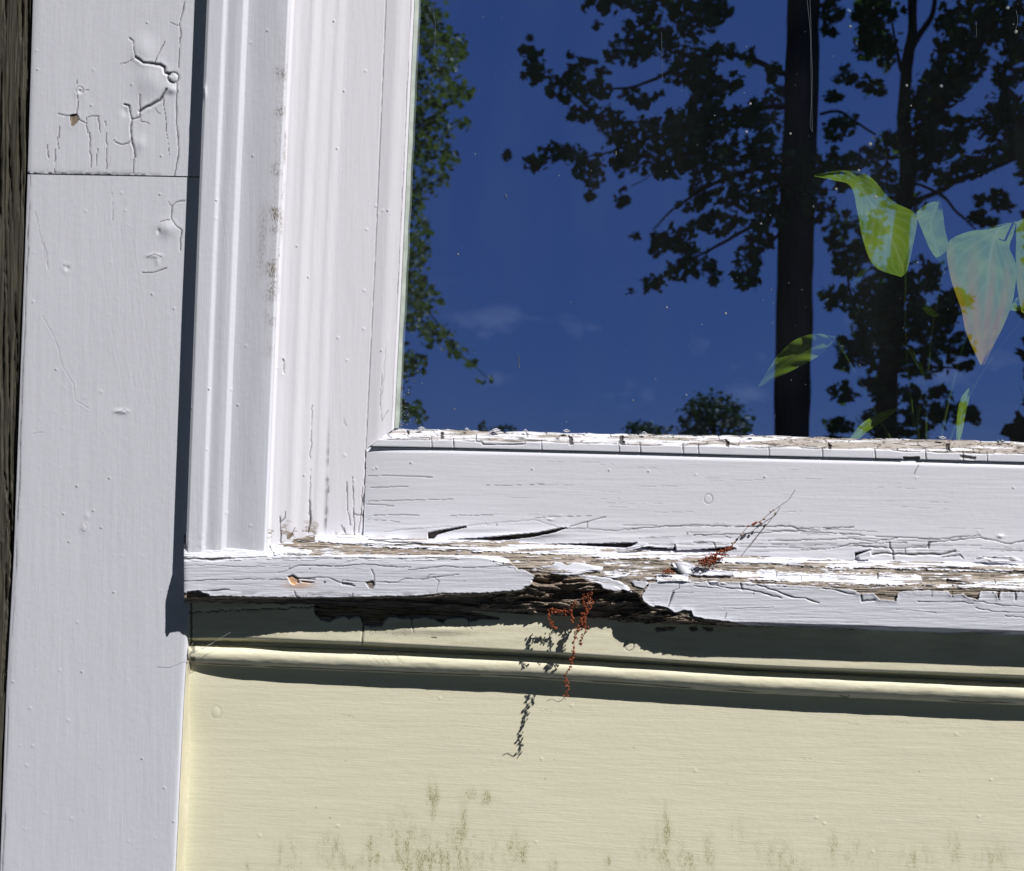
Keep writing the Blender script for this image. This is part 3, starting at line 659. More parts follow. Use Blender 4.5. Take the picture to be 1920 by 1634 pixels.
PC2 = [(1777, 1086), (1870, 1088), (1930, 1084), (3000, 1130), (3000, 1150), (1930, 1110), (1860, 1104), (1790, 1101), (1786, 1096), (1830, 1095)]
PC3 = [(1231, 1078), (1290, 1078), (1290, 1090), (1250, 1091), (1231, 1091)]
ROT = [(1003, 1076), (1030, 1075), (1060, 1078), (1085, 1080), (1120, 1095), (1150, 1106), (1183, 1104), (1196, 1112), (1205, 1128), (1222, 1141), (1262, 1150), (1300, 1160), (1345, 1166), (1350, 1190), (845, 1190), (840, 1119), (905, 1114), (980, 1108), (992, 1098)]
def sill_r(r):
    X, Y = r.X, r.Y; rs = r.rs
    r.m['bare'][:] = 1
    v = (Y-NO(X))/(SB(X)-NO(X))
    wood = .0016*(fbm(X/90, Y/3.5, 41, 4)-.5)+.0010*(fbm(X/30, Y/2.2, 43, 3)-.5)
    r.h += wood*(1+.6*(v < 0))
    # rotted hollow of torn fibres
    i = r.win(ROT, 20); x, y = X[i], Y[i]; d = sdf(x, y, ROT)+5*(fbm(x/16, y/7, 6, 3)-.5); k = sstep(-1, 3, d)
    wv = y+9*np.sin(x/47.)+.12*(x-1100)*(x < 1300)+14*(fbm(x/60, y/30, 51)-.5)
    fib = fbm(x/36, wv/4.2, 52, 4); ridg = 1-np.abs(2*vn(x/46, wv/5.5, 57)-1)
    depth = np.clip(d, 0, 26)*.00007+.0010+.0050*sstep(.52, .70, fbm(x/55, y/13, 58, 3))+.0095*sstep(.25, .8, (y-1085-.05*(x-1000))/75)*sstep(1290, 1180, x)
    depth = depth*(.35+1.5*fbm(x/45, y/12, 55, 3)); depth += .005*sstep(1012, 900, x)*k
    r.h[i] += -k*depth+k*(.0075*(fib-.5)+.0045*(ridg-.4)+.0015*(vn(x/4, y/2.2, 59)-.5)); r.m['rot'][i] = k*(1-.5*sstep(.52, .72, fib)*sstep(1000, 1100, x)*0)
    r.m['bare'][i] *= 1
    # under-edge where the paint is gone
    lo = sstep(.93, 1.0, v)*sstep(930, 880, X); r.m['rot'] = np.maximum(r.m['rot'], lo*.8)
    i2 = np.nonzero((X < 900) & (Y > 1105)); q = sstep(0, 5, Y[i2]-(1121-.004*(X[i2]-345))-2*(fbm(X[i2]/14, Y[i2]/9, 71)-.5)*2)
    r.h[i2] -= .020*q; r.m['rot'][i2] = np.maximum(r.m['rot'][i2], .85*q)
    for P, en, cu in ((P1, 1.6, .0007), (P2, 1.4, .0012), (PA, 3.4, .0003), (PC, 3.0, .0006), (PC2, 1.4, .0006), (PC3, .8, .0006)): r.paint(P, .0009, en, cu, 6.)
    r.paint([(505, 1020), (560, 1029), (579, 1032), (577, 1040), (545, 1036), (515, 1042)], .0009, 2., .001, 4.)
    st = sstep(.56, .68, fbm(X/90, Y/1.8, 81, 4))*(Y < NO(X)+20); st = np.maximum(st, .8*sstep(.6, .7, fbm(X/25, Y/3., 82, 4))); r.m['dirt'] = np.maximum(r.m['dirt'], .75*st*np.clip(r.m['bare']-r.m['rot'], 0, 1)); r.h -= .0008*st*r.m['bare']
    wr = sstep(.60, .66, fbm(X/24, Y/2.0, 95, 4))*(Y < NO(X)+6)*(r.m['rot'] < .2)*.95; r.m['bare'] *= 1-wr; r.m['dirt'] *= 1-wr; r.h += .0006*wr
    wn_ = sstep(.57, .64, fbm(X/55, Y/2.2, 91, 4))*(Y < NO(X)+3)*sstep(640, 760, X)*.95; r.m['bare'] = np.maximum(r.m['bare'], wn_); r.h -= .0007*wn_
    r.m['mild'] = np.maximum(r.m['mild'], .8*r.m['bare']*sstep(.48, .62, fbm(X/45, Y/5, 97)))
    pt = 1-np.clip(r.m['bare']+r.m['rot'], 0, 1); r.h += -wood*.75*pt+.00015*(fbm(X/120, Y/5, 14)-.5)*pt
    c = r.crack
    c([(345, 1062), (395, 1060), (440, 1063), (500, 1062), (540, 1063)], .9, .0006, dirt=.5)
    c([(542, 1068), (560, 1061), (600, 1062), (640, 1063), (680, 1058), (720, 1062), (770, 1064)], 1., .0008); c([(765, 1069), (800, 1066), (830, 1062), (870, 1065), (905, 1064), (960, 1060)], 1., .0007)
    c([(542, 1060), (542, 1069), (520, 1074)], .9, .0005, dirt=.5)
    c([(345, 1090), (400, 1088), (460, 1086), (540, 1087)], 1., .0006); c([(560, 1086), (600, 1083), (615, 1083), (640, 1094), (660, 1096)], 1.1, .0008)
    c([(641, 1096), (642, 1088), (680, 1092), (686, 1092)], 1., .0007); c([(642, 1095), (664, 1099)], 1.7, .0012); c([(700, 1092), (745, 1093), (760, 1085), (800, 1086), (830, 1081), (860, 1078)], 1., .0007)
    c([(696, 1068), (701, 1078), (702, 1090)], 1.3, .0009); c([(800, 1086), (805, 1078), (815, 1078)], 1., .0006); c([(812, 1082), (823, 1090), (818, 1110)], 1., .0006, dirt=.6)
    c([(552, 1110), (555, 1118), (562, 1122)], 1.3, .001); c([(661, 1113), (661, 1122)], 1.2, .0008); c([(580, 1121), (596, 1113), (650, 1113)], .9, .0005, dirt=.4)
    c([(640, 1057), (655, 1054), (668, 1050)], .9, .0006, dirt=.6); c([(520, 1048), (600, 1047), (640, 1049)], .9, .0006, dirt=.6); c([(672, 1046), (702, 1046), (702, 1048)], 1.4, .0008); c([(720, 1048), (780, 1048), (850, 1045)], .8, .0005, dirt=.4)
    r.hole([(685, 1092), (699, 1089), (703, 1096), (699, 1105), (693, 1104)], .0016, 'rot', .85, .6, .0002)
    r.hole([(540, 1083), (549, 1079), (556, 1083), (562, 1092), (552, 1097), (545, 1094)], .0013, 'rust', 1, .8, .0003); r.hole([(563, 1089), (590, 1092), (583, 1094), (566, 1092)], .002, 'rot', .8, .4, .0002)
    c([(540, 1082), (549, 1079), (558, 1085), (590, 1087)], 1.4, .0012, .0006)
    i3 = r.win([(535, 1080), (600, 1105)], 10); e = np.exp(-(((X[i3]-562)/26)**2+((Y[i3]-1097)/7)**2)); r.m['rust'][i3] = np.maximum(r.m['rust'][i3], .75*e)
    r.dot(609, 1092, 2.4); r.dot(581, 1067, 1.4); r.dot(870, 1090, 1.2)
    r.hole([(350, 1110), (372, 1108), (392, 1116), (393, 1124), (365, 1128), (350, 1125)], .003, 'rot', .9, 1.2)
    c([(372, 1109), (400, 1108), (430, 1106)], 1.3, .001)
    # right-hand front
    c([(1262, 1112), (1253, 1138)], 2., .0016, .0004); c([(1264, 1112), (1300, 1112)], 1., .0005, dirt=.5); c([(1273, 1095), (1273, 1104), (1262, 1108)], 1.1, .0007)
    c([(1327, 1091), (1332, 1097), (1343, 1098), (1360, 1102), (1390, 1105), (1410, 1108), (1440, 1115), (1465, 1122)], 1.3, .001); c([(1388, 1094), (1391, 1105)], 1.9, .0014)
    c([(1418, 1096), (1450, 1107), (1488, 1121), (1510, 1122), (1535, 1131)], 1.6, .0013); c([(1300, 1098), (1320, 1101), (1350, 1104)], 1., .0007); c([(1414, 1108), (1412, 1116)], 1., .0006)
    c([(1540, 1103), (1565, 1106), (1590, 1114), (1602, 1115)], 1.3, .001); c([(1614, 1116), (1616, 1128), (1640, 1126)], 1.8, .0014); c([(1355, 1141), (1380, 1142), (1420, 1140), (1450, 1139)], .9, .0005, dirt=.5); c([(1362, 1150), (1359, 1160)], 1.1, .0008)
    c([(1720, 1128), (1760, 1129), (1800, 1129), (1825, 1132)], 1., .0007); c([(1835, 1128), (1880, 1136), (1920, 1138)], 1., .0007); c([(1830, 1140), (1860, 1147), (1920, 1149)], 1.1, .0008); c([(1680, 1144), (1720, 1146), (1755, 1150)], 1., .0005, dirt=.5); c([(1885, 1155), (1920, 1159)], 1., .0007)
    c([(1903, 1110), (1904, 1126)], 1.6, .0012); c([(1873, 1110), (1873, 1125)], 1.6, .0012); c([(1747, 1109), (1747, 1120)], 1., .0008); c([(1785, 1110), (1786, 1120)], 1.2, .0009)
    # dark seams on the sill top
    c([(345, 1047), (372, 1048), (395, 1050), (430, 1047)], 2.6, .003, 0., 1.); c([(430, 1047), (500, 1044)], 1.2, .0012, 0., .6)
    c([(690, 1012), (740, 1017), (790, 1020)], 1.6, .0015); c([(740, 1023), (780, 1020), (860, 1025)], 1.5, .0015); c([(600, 1022), (690, 1020), (760, 1025), (850, 1031), (930, 1034)], 1., .001, dirt=.7)
    c([(1380, 1056), (1440, 1058), (1480, 1061), (1520, 1063)], 2.2, .002, .0005); c([(1300, 1079), (1345, 1081), (1375, 1081)], 1.6, .0015); c([(1410, 1092), (1452, 1093)], 2.4, .002)
    c([(1600, 1066), (1640, 1066), (1700, 1069), (1760, 1073), (1830, 1073), (1920, 1076)], 1.4, .0014); c([(1722, 1066), (1780, 1065), (1820, 1068), (1880, 1071), (1920, 1073)], 2.2, .002, .0005)
    c([(1645, 1076), (1646, 1086)], 2., .0016); c([(1776, 1086), (1776, 1093), (1810, 1096)], 2., .0018); c([(1865, 1086), (1866, 1094)], 1.4, .001); c([(1786, 1099), (1850, 1103), (1920, 1104)], 1.2, .001); c([(1870, 1096), (1910, 1099)], 1.3, .001)
    c([(1455, 1079), (1540, 1080), (1600, 1087)], 1., .0007, dirt=.6); c([(1455, 1073), (1456, 1086)], 1.1, .0008); c([(1502, 1082), (1502, 1088)], 1., .0008); c([(1300, 1088), (1350, 1088), (1410, 1090)], 1.2, .001, dirt=.7)
    for _ in range(24):
        x = rs.uniform(900, 1880); y = float(NO(np.array(x)))-rs.uniform(2, 40); n = rs.uniform(30, 120)
        c([(x, y), (x+n/2, y+n*.02+rs.uniform(-1, 1)), (x+n, y+n*.05)], .8, .0008, 0, .5, rs.uniform(.4, .9))
    for _ in range(34):
        x = rs.uniform(350, 1880); t = rs.uniform(.08, .9); y = float(NO(np.array(x))*(1-t)+SB(np.array(x))*t); n = rs.uniform(20, 90)
        if 880 < x+n and x < 1330: continue
        c([(x, y), (x+n/2, y+rs.uniform(-1.5, 2)), (x+n, y+n*.03)], .7, .0003, .0001, .6, .3)
    r.h = np.maximum(r.h, np.where(Y > NO(X)+4, -.0165, -.03))
    # rubbed lower edge
    ed = sstep(.86, .98, v+.10*(fbm(X/60, Y/5, 77)-.5))*sstep(.42, .6, fbm(X/50, Y/3, 78))*(X > 1300); r.m['dirt'] = np.maximum(r.m['dirt'], .75*ed)
    ed = sstep(1104, 1118, Y)*sstep(.5, .62, fbm(X/30, Y/3, 79))*(X < 900); r.m['dirt'] = np.maximum(r.m['dirt'], .55*ed)
sill = patch('sill', win, M_sill, axis(345, XR+250, 345, 1935, 1.3), np.concatenate([np.linspace(0, .38, 52)[:-1], np.linspace(.38, 1, 82)]), sill_xy, sill_h, sill_r, -.015, 15)

# loose curled paint flakes standing off the rotten sill and rail
def flake(poly, h, lift, seed, mat=M_sill, parent=sill, name='paint_flake', tilt=0.):
    rs = random.Random(seed); P = rough_line(list(poly)+[poly[0]], 1.1, rs, 5.)[:-1]
    xs = [p[0] for p in P]; ys = [p[1] for p in P]; cx, cy = sum(xs)/len(P), sum(ys)/len(P); hy = max(ys)-min(ys)
    bm = bmesh.new(); rings = []
    for s in (1., .72, .4):
        ring = []
        for x, y in P:
            X, Y = cx+(x-cx)*s, cy+(y-cy)*s; e = s**2.2
            hh = h+lift*e*(.4+rs.random()*.6)+tilt*(Y-cy)/max(hy, 1)
            ring.append(bm.verts.new(at(X, Y, hh)))
        rings.append(ring)
    n = len(P); cv = bm.verts.new(at(cx, cy, h))
    for a, b in zip(rings, rings[1:]):
        for k in range(n): bm.faces.new((a[k], a[(k+1) % n], b[(k+1) % n], b[k]))
    for k in range(n): bm.faces.new((rings[-1][k], rings[-1][(k+1) % n], cv))
    bmesh.ops.recalc_face_normals(bm, faces=bm.faces); me = bpy.data.meshes.new(name); bm.to_mesh(me); bm.free()
    for p in me.polygons: p.use_smooth = True
    o = link(name, me, mat, parent); md = o.modifiers.new('thickness', 'SOLIDIFY'); md.thickness = .0005; md.offset = 0
    return o
flake([(990, 1065), (1034, 1061), (1043, 1053), (1055, 1056), (1063, 1062), (1074, 1056), (1095, 1056), (1112, 1061), (1131, 1063), (1127, 1073), (1100, 1073), (1085, 1078), (1060, 1079), (1035, 1076), (1015, 1070)], .0428, .0006, 1, tilt=.0045)
flake([(1085, 1078), (1110, 1080), (1140, 1084), (1160, 1090), (1176, 1098), (1186, 1111), (1178, 1110), (1168, 1104), (1160, 1110), (1150, 1108), (1130, 1104), (1126, 1096), (1108, 1091), (1088, 1086)], .0452, .0010, 2, tilt=.002)
flake([(1128, 1074), (1182, 1074), (1175, 1081), (1150, 1084), (1132, 1080)], .0430, .0006, 3, tilt=.003)
flake([(1184, 1090), (1205, 1091), (1217, 1093), (1208, 1104), (1196, 1101), (1188, 1099)], .0455, .0004, 4)
flake([(1262, 1053), (1290, 1056), (1316, 1066), (1342, 1070), (1380, 1074), (1372, 1080), (1310, 1079), (1278, 1075)], .0395, .0010, 5, tilt=.006)
flake([(1157, 1034), (1185, 1027), (1215, 1019), (1200, 1028), (1175, 1033)], .0225, .001, 6, M_rail)
flake([(620, 1013), (650, 1014), (690, 1021), (640, 1019)], .030, .002, 8, tilt=.004)
flake([(560, 1030), (585, 1033), (580, 1040), (556, 1040), (540, 1037)], .040, .002, 9, tilt=.004)
flake([(1830, 1044), (1900, 1044), (1918, 1052), (1860, 1054)], .0225, .0012, 10, M_rail)
flake([(1607, 1042), (1633, 1034), (1634, 1048), (1610, 1051)], .0212, .001, 11, M_rail)
for k, (x, y, w) in enumerate([(930, 806, 16), (925, 811, 22), (1062, 808, 14), (985, 808, 8), (1208, 812, 10), (790, 803, 14), (1410, 817, 12), (1768, 821, 14), (1880, 828, 10), (875, 805, 8)]):
    flake([(x-w/2, y), (x, y-2.5), (x+w/2, y+1), (x, y+2.5)], .0095, .0025, 20+k, M_rail, bpy.data.objects['bottom_rail'])

# ------------------------------------------------------------------ cream siding under the sill
siding = empty('siding', tuple(at(1100, 1500, 0)))
tag(siding, 'cream painted wall panel with rounded bead strip and green mildew, below the window sill', 'wall')
FH = .0245
def frieze_h(X, Y, U, V):
    return FH-.016*sstep(.93, 1.0, V)+0*X
PEEL = [(589, 1142), (592, 1152), (602, 1162), (620, 1166), (632, 1159), (645, 1157), (655, 1160), (665, 1156), (678, 1158), (681, 1172), (700, 1176), (715, 1174), (722, 1163), (730, 1156), (745, 1158), (770, 1161), (790, 1158), (800, 1157), (815, 1162), (830, 1168), (838, 1160), (870, 1160), (884, 1166), (900, 1160), (935, 1162), (938, 1158),
        (900, 1150), (870, 1146), (830, 1141), (800, 1135), (760, 1120), (620, 1120), (590, 1134)]
def frieze_r(r):
    X, Y = r.X, r.Y; r.h += .0003*(fbm(X/150, Y/8, 4)-.5)+.0006*(fbm(X/90, Y/40, 9)-.5); c = r.crack
    r.hole(PEEL, .0030, 'rot', 1., 2., .0008, 1.5, 8.)
    r.h += .0016*np.exp(-(((X-830)/45)**2+((Y-1181)/9)**2))+.001*np.exp(-(((X-760)/30)**2+((Y-1180)/8)**2))
    c([(682, 1172), (680, 1190), (679, 1209)], 1.7, .0014); c([(772, 1160), (775, 1185)], 1.3, .001); c([(880, 1160), (878, 1172), (884, 1179)], 1.2, .0008)
    c([(352, 1150), (400, 1146), (480, 1143), (560, 1140), (600, 1138)], 1.6, .0016, .0004, 2.)
    r.ring(1180, 1211, 9, 1.2, .0007, .9)
    r.hole([(1228, 1178), (1240, 1176), (1268, 1176), (1262, 1181), (1240, 1184), (1230, 1184)], .0014, 'rot', 1, 1.2); r.hole([(1290, 1176), (1306, 1174), (1309, 1182), (1296, 1185)], .0014, 'rot', 1, 1.2); r.hole([(1316, 1176), (1340, 1175), (1336, 1184), (1326, 1184)], .0014, 'rot', 1, 1.2)
    for _ in range(40): r.dot(r.rs.uniform(688, 760), r.rs.uniform(1177, 1195), .8, 'dirt', .0001, .5)
    c([(700, 1183), (706, 1182)], 1, .0005); c([(810, 1196), (818, 1197)], 1.2, .0006)
    k = (1-sstep(1., 2.6, np.abs(X-358-1.5*vn(Y/5, X*0, 2))))*.9; r.m['dirt'] = np.maximum(r.m['dirt'], k)
    mu = sstep(.5, .7, fbm(X/60, Y/8, 60))*.25; r.m['mild'] += mu
patch('frieze_board', siding, M_cream, axis(352, XR+250, 352, 1935, 1.7), np.concatenate([np.linspace(0, .9, 46)[:-1], np.linspace(.9, 1, 10)]), horiz_xy(lambda x: SB(x)-34, lambda x: B0(x)-1), lambda X, Y, U, V: FH-.006*sstep(560, 400, X)-.015*sstep(0, 10, Y-FB(X)), frieze_r, -.02, 16)
def bead_h(X, Y, U, V):
    s = 2*V-1; return .0066+.0122*np.sqrt(np.clip(1-s*s, 0, 1))+.0008*(fbm(X/200, X*0, 3)-.5)
def beadstrip_r(r):
    X, Y = r.X, r.Y; r.h += .0011*(fbm(X/50, Y/12, 6)-.5)+.0002*(fbm(X/12, Y/6, 7)-.5); c = r.crack
    v = (Y-B0(X))/(B1(X)-B0(X)); k = (1-sstep(.8, 1.8, np.abs(Y-(B1(X)-3)-2*(vn(X/50, X*0, 5)-.5))))*sstep(.3, .55, vn(X/60, X*0, 6)+.2*(X < 900)); r.m['dirt'] = np.maximum(r.m['dirt'], .85*k)
    r.m['mild'] += .35*sstep(.55, .9, v)*sstep(.4, .7, fbm(X/30, Y/6, 8)); c([(510, 1218), (545, 1222)], 1., .0005, dirt=.5)
    for x in (700, 712, 722, 735, 750, 760): c([(x-r.rs.uniform(5, 20), 1226), (x, 1248)], .8, .0003, .0002, 1.5, .3)
    r.ring(852, 1238, 4, .8, .0003, .2); k = (X < 366)*sstep(.45, .6, fbm(X/5, Y/5, 3)); r.m['dirt'] = np.maximum(r.m['dirt'], .7*k)
    for _ in range(30): r.bump(r.rs.uniform(400, 1900), 0, 1, 1, 0)
    c([(1575, 1305), (1588, 1308), (1592, 1304)], 1.2, .0006, .0005)
patch('bead_strip', siding, M_cream, axis(353, XR+250, 353, 1935, 2.), (1-np.cos(np.linspace(0, math.pi, 30)))/2, horiz_xy(B0, B1), bead_h, beadstrip_r, -.001, 17)
def panel_r(r):
    X, Y = r.X, r.Y; r.h += .00012*(fbm(X/220, Y/5, 4)-.5)+.0004*(fbm(X/150, Y/60, 9)-.5)
    r.h += .0060*np.exp(-np.maximum(X-CBR(Y)-14, 0)/60)*sstep(1400, 1260, Y)
    m = np.zeros(X.shape)
    for x, y, w, hh, a in ((812, 1500, 9, 28, 1.2), (867, 1530, 6, 26, .9), (912, 1497, 14, 12, .55), (880, 1490, 30, 14, .25), (790, 1612, 40, 40, .95), (750, 1560, 20, 40, .5), (700, 1590, 16, 34, .7), (620, 1590, 22, 24, .55), (535, 1600, 26, 30, .4), (965, 1600, 14, 26, .6), (975, 1590, 12, 28, .6),
                         (1038, 1620, 8, 20, .6), (1138, 1618, 6, 10, 1.1), (1250, 1590, 16, 40, .6), (1245, 1540, 12, 30, .35), (1290, 1610, 16, 30, .5), (1210, 1600, 14, 22, .45), (1420, 1590, 22, 24, .25), (1480, 1620, 40, 18, .3), (855, 1590, 22, 44, .5), (660, 1620, 40, 16, .35), (1620, 1600, 40, 30, .35), (1560, 1590, 16, 30, .35), (1720, 1610, 30, 24, .4), (1790, 1590, 14, 34, .4), (1860, 1610, 30, 26, .35), (1380, 1560, 14, 30, .25), (1460, 1600, 20, 30, .3), (1330, 1600, 12, 34, .4), (465, 1620, 5, 14, .5), (900, 1600, 60, 40, .25)):
        m += a*np.exp(-((X-x)/w)**2-((Y-y)/hh)**2)
    m *= .35+1.3*sstep(.40, .68, fbm(X/7, Y/24, 61)); r.m['mild'] += np.clip(m*1.1, 0, .9)
    r.ring(405, 1336, 9, 1.3, .0005, .12, ry=12); r.bump(405, 1336, 7, 9, .0004)
    c = r.crack; rs = r.rs
    for _ in range(20): r.dot(rs.uniform(370, 1900), rs.uniform(1290, 1620), 1.1, 'dirt', .0001, rs.uniform(.3, .8))
    for _ in range(14): r.bump(rs.uniform(370, 1900), rs.uniform(1290, 1620), 2.2, 1.8, .0006)
    for x, y in ((1590, 1356), (1680, 1352), (1010, 1330), (640, 1340), (1500, 1420)): c([(x, y), (x+8, y+4), (x+14, y+2), (x+22, y+5)], .8, .0003, .0002, 2., .25)
patch('panel', siding, M_cream, axis(345, XR+250, 345, 1935, 2.4), axis(0, 1.3, 0, 1, 1/165., .05), lambda U, V: ((lambda Y: (np.maximum(U, CBR(Y)+8), Y))(B1(U)-5+(1640-B1(U)+5)*V)), lambda X, Y, U, V: .0035+0*X, panel_r, -.02, 18)
def caulk_xy(U, V): Y = V; return CBR(Y)+1+U*(20+3*vn(Y/50, Y*0, 4)), Y
CBRf = lambda y: float(CBR(np.array(float(y))))
patch('sealant', siding, M_caulk, np.linspace(0, 1, 14), axis(1240, 2000, 1240, 1640, 3.), caulk_xy, lambda X, Y, U, V: .0185*(1-U)**1.7+.0015-.002*(1-sstep(0, .1, U)),
      lambda r: (r.h.__iadd__(.0010*(fbm(r.X/6, r.Y/40, 3)-.5)), [r.crack([(CBRf(y0)+15, y0), (CBRf(y0+60)+17, y0+60), (CBRf(y0+110)+13, y0+110)], 1.2, .0008, .0002, 1.3, .8) for y0 in (1280, 1400, 1500)]), -.005, 19)

# rest of the window, outside the picture
fr = at(XR, 500, .03); hd = at(1500, YT, .03)
box('stile', xr-.03, xr+.03, -.019, .03, float(at(1500, 1045, .03)[2]), zt, M_sash, win)
box('casing', xr+.032, xr+.13, -.040, .03, float(at(1500, 1045, .03)[2]), zt+.1, M_casing, win)
box('casing', float(CAL(YT))/1770-.55, xr+.13, -.041, .03, zt+.002, zt+.1, M_casing, win)
# the pane
gp = [at(600, YT, H_GLASS), at(600, 870, H_GLASS), at(XR, 910, H_GLASS), at(XR, YT, H_GLASS)]
gx0, gx1, gz0, gz1 = float(at(690, 500, H_GLASS)[0]), xr-.02, float(at(900, 860, H_GLASS)[2]), zt
mesh('glass_pane', [(gx0-.04, -H_GLASS, gz0-.03), (gx1, -H_GLASS, gz0-.03), (gx1, -H_GLASS, gz1), (gx0-.04, -H_GLASS, gz1)], [(0, 1, 2, 3)], M_glass, win, False)
# dust, droplets and dried runs on the pane
rs = random.Random(77); A = Acc()
def speck(px, py, rx, ry, an=0):
    c = at(px, py, H_GLASS+.0002); k = 1/1790.; V = [c+np.array([0, -.0004, 0])]; n = 7
    for j in range(n):
        a = 2*math.pi*j/n; x, y = rx*math.cos(a)*(.7+.5*rs.random()), ry*math.sin(a)*(.7+.5*rs.random())
        V.append(c+np.array([(x*math.cos(an)-y*math.sin(an))*k, 0, (x*math.sin(an)+y*math.cos(an))*k]))
    A.add(V, [(0, 1+j, 1+(j+1) % n) for j in range(n)])
for _ in range(260):
    x = rs.uniform(770, 1915); y = rs.uniform(2, 815)
    if rs.random() < .45: x = rs.uniform(1330, 1915); y = rs.uniform(2, 620)
    s = rs.choice([.4, .45, .5, .6, .7, 1.]); speck(x, y, s, s*rs.uniform(.8, 1.5), rs.uniform(-.6, .6))
for _ in range(60): speck(745+abs(rs.gauss(0, 18)), 800-abs(rs.gauss(0, 55)), rs.uniform(.6, 1.3), rs.uniform(.6, 1.3))
for x, y, s in ((1407, 195, 3), (1700, 161, 3.5), (1765, 162, 3.5), (1708, 199, 2.5), (1632, 271, 4), (1525, 388, 2.6), (1594, 50, 3), (1422, 358, 3), (1427, 420, 2.6), (1250, 577, 2.4), (1361, 588, 2.4), (1482, 251, 3), (1400, 248, 3), (1642, 370, 4), (1155, 290, 2), (859, 477, 2.2), (1048, 330, 1.6), (1155, 286, 1.8), (1568, 355, 3), (1720, 493, 2), (1610, 320, 3), (1890, 15, 4), (1905, 60, 4), (1187, 751, 2), (1287, 741, 2.2), (852, 768, 2)):
    speck(x, y, s*.8, s*.9)
A.build('dust_specks', M_dust, bpy.data.objects['glass_pane'], False); bpy.data.objects['dust_specks']['kind'] = 'stuff'
A = Acc()
def run(pts, w):
    P = smoothpath(pts, 5); A.tube([at(x, y, H_GLASS+.0003) for x, y in P], w/1790., 4)
run([(1518, -10), (1520, 40), (1521, 90), (1523, 140), (1522, 190), (1523, 245)], .45); run([(1513, 0), (1519, 60), (1520, 110), (1521, 190), (1519, 235), (1524, 248)], .45)
run([(973, 668), (972, 680), (974, 691)], .9); run([(812, 26), (816, 45), (815, 105)], .35); run([(1240, 60), (1242, 150)], .35); run([(947, 364), (950, 371)], 1.0); run([(1905, 20), (1908, 40), (1903, 60)], .5); run([(1830, 40), (1831, 70)], .4)
A.build('dried_runs', simple("dried_run", (.10, .12, .13), .6, .1), bpy.data.objects['glass_pane'], True)

# ------------------------------------------------------------------ houseplant behind the pane
plant = empty('houseplant', tuple(at(1740, 900, -.2)))
tag(plant, 'broad-leaved green houseplant with one yellowing leaf, behind the window glass', 'houseplant')
def leaf(left, mid, right, h, age=0., fold=.012, n=9, lean=1.):
    Lp, Mp, Rp = (np.array(smoothpath(p, 6)) for p in (left, mid, right))
    cx_, cy_ = Mp[:, 0].mean(), Mp[:, 1].mean(); fold = fold*.45
    m = len(Mp); V = []; ac = []; al = []; ag = []
    for i in range(m):
        for j in range(-n, n+1):
            t = abs(j)/n; a = Mp[i]; b = (Lp if j < 0 else Rp)[i]; p = a+(b-a)*t
            hh = (h(i/(m-1)) if callable(h) else h)+lean*(.00042*(p[1]-cy_)-.00030*(p[0]-cx_))
            V.append(at(p[0], p[1], hh+fold*(t**1.5)*(1 if j > 0 else .6)+.003*math.sin(i*.9+j*.5)*t))
            ac.append(j/n); al.append(i/(m-1)); ag.append(np.clip(age*sstep(.38, .9, i/(m-1)+.12*math.sin(j*1.3)), 0, 1) if age else 0)
    w = 2*n+1; Q = [(i*w+j, i*w+j+1, (i+1)*w+j+1, (i+1)*w+j) for i in range(m-1) for j in range(w-1)]
    return mesh('leaf', V, Q, M_plant, plant, True, {'across': ac, 'along': al, 'age': ag})
leaf([(1527, 331), (1560, 338), (1595, 350), (1608, 400), (1618, 450), (1640, 500), (1690, 520)], [(1527, 330), (1575, 326), (1612, 350), (1645, 400), (1668, 440), (1685, 480), (1697, 514)],
     [(1527, 329), (1578, 320), (1628, 329), (1672, 376), (1717, 404), (1712, 460), (1700, 512)], -.13)
leaf([(1762, 374), (1735, 385), (1718, 402), (1728, 430), (1745, 470), (1768, 500)], [(1762, 374), (1750, 400), (1745, 425), (1752, 455), (1762, 480), (1770, 502)], [(1762, 374), (1768, 400), (1772, 430), (1779, 462), (1778, 485), (1771, 502)], -.16)
leaf([(1905, 415), (1865, 424), (1800, 440), (1776, 462), (1782, 520), (1802, 580), (1812, 625), (1838, 684)], [(1905, 417), (1880, 425), (1868, 440), (1858, 480), (1852, 540), (1848, 590), (1845, 640), (1842, 685)],
     [(1905, 419), (1900, 440), (1893, 465), (1905, 500), (1900, 560), (1882, 610), (1862, 650), (1846, 684)], lambda t: -.14+.02*math.sin(t*3), 1.)
leaf([(1930, 405), (1940, 440), (1948, 500), (1930, 590)], [(1905, 417), (1925, 450), (1928, 510), (1922, 590)], [(1905, 419), (1905, 460), (1905, 520), (1915, 585)], -.17, .4)
leaf([(1566, 632), (1530, 626), (1490, 638), (1456, 670), (1422, 724)], [(1566, 633), (1535, 645), (1500, 662), (1465, 688), (1422, 725)], [(1566, 636), (1545, 660), (1515, 680), (1475, 700), (1422, 726)], -.13, lean=-.25)
leaf([(1690, 643), (1700, 655), (1712, 675), (1726, 700), (1731, 722)], [(1690, 643), (1707, 660), (1720, 680), (1730, 700), (1733, 722)], [(1690, 643), (1714, 660), (1727, 682), (1734, 700), (1735, 722)], -.14, 0, .004)
leaf([(1818, 726), (1803, 745), (1795, 775), (1793, 830)], [(1818, 726), (1810, 748), (1803, 775), (1798, 830)], [(1818, 726), (1817, 750), (1810, 778), (1802, 830)], -.10, 0, .004)
leaf([(1684, 764), (1650, 775), (1615, 795), (1588, 830)], [(1684, 765), (1655, 780), (1625, 800), (1594, 830)], [(1684, 767), (1662, 785), (1632, 806), (1602, 830)], -.14, 0, .004)
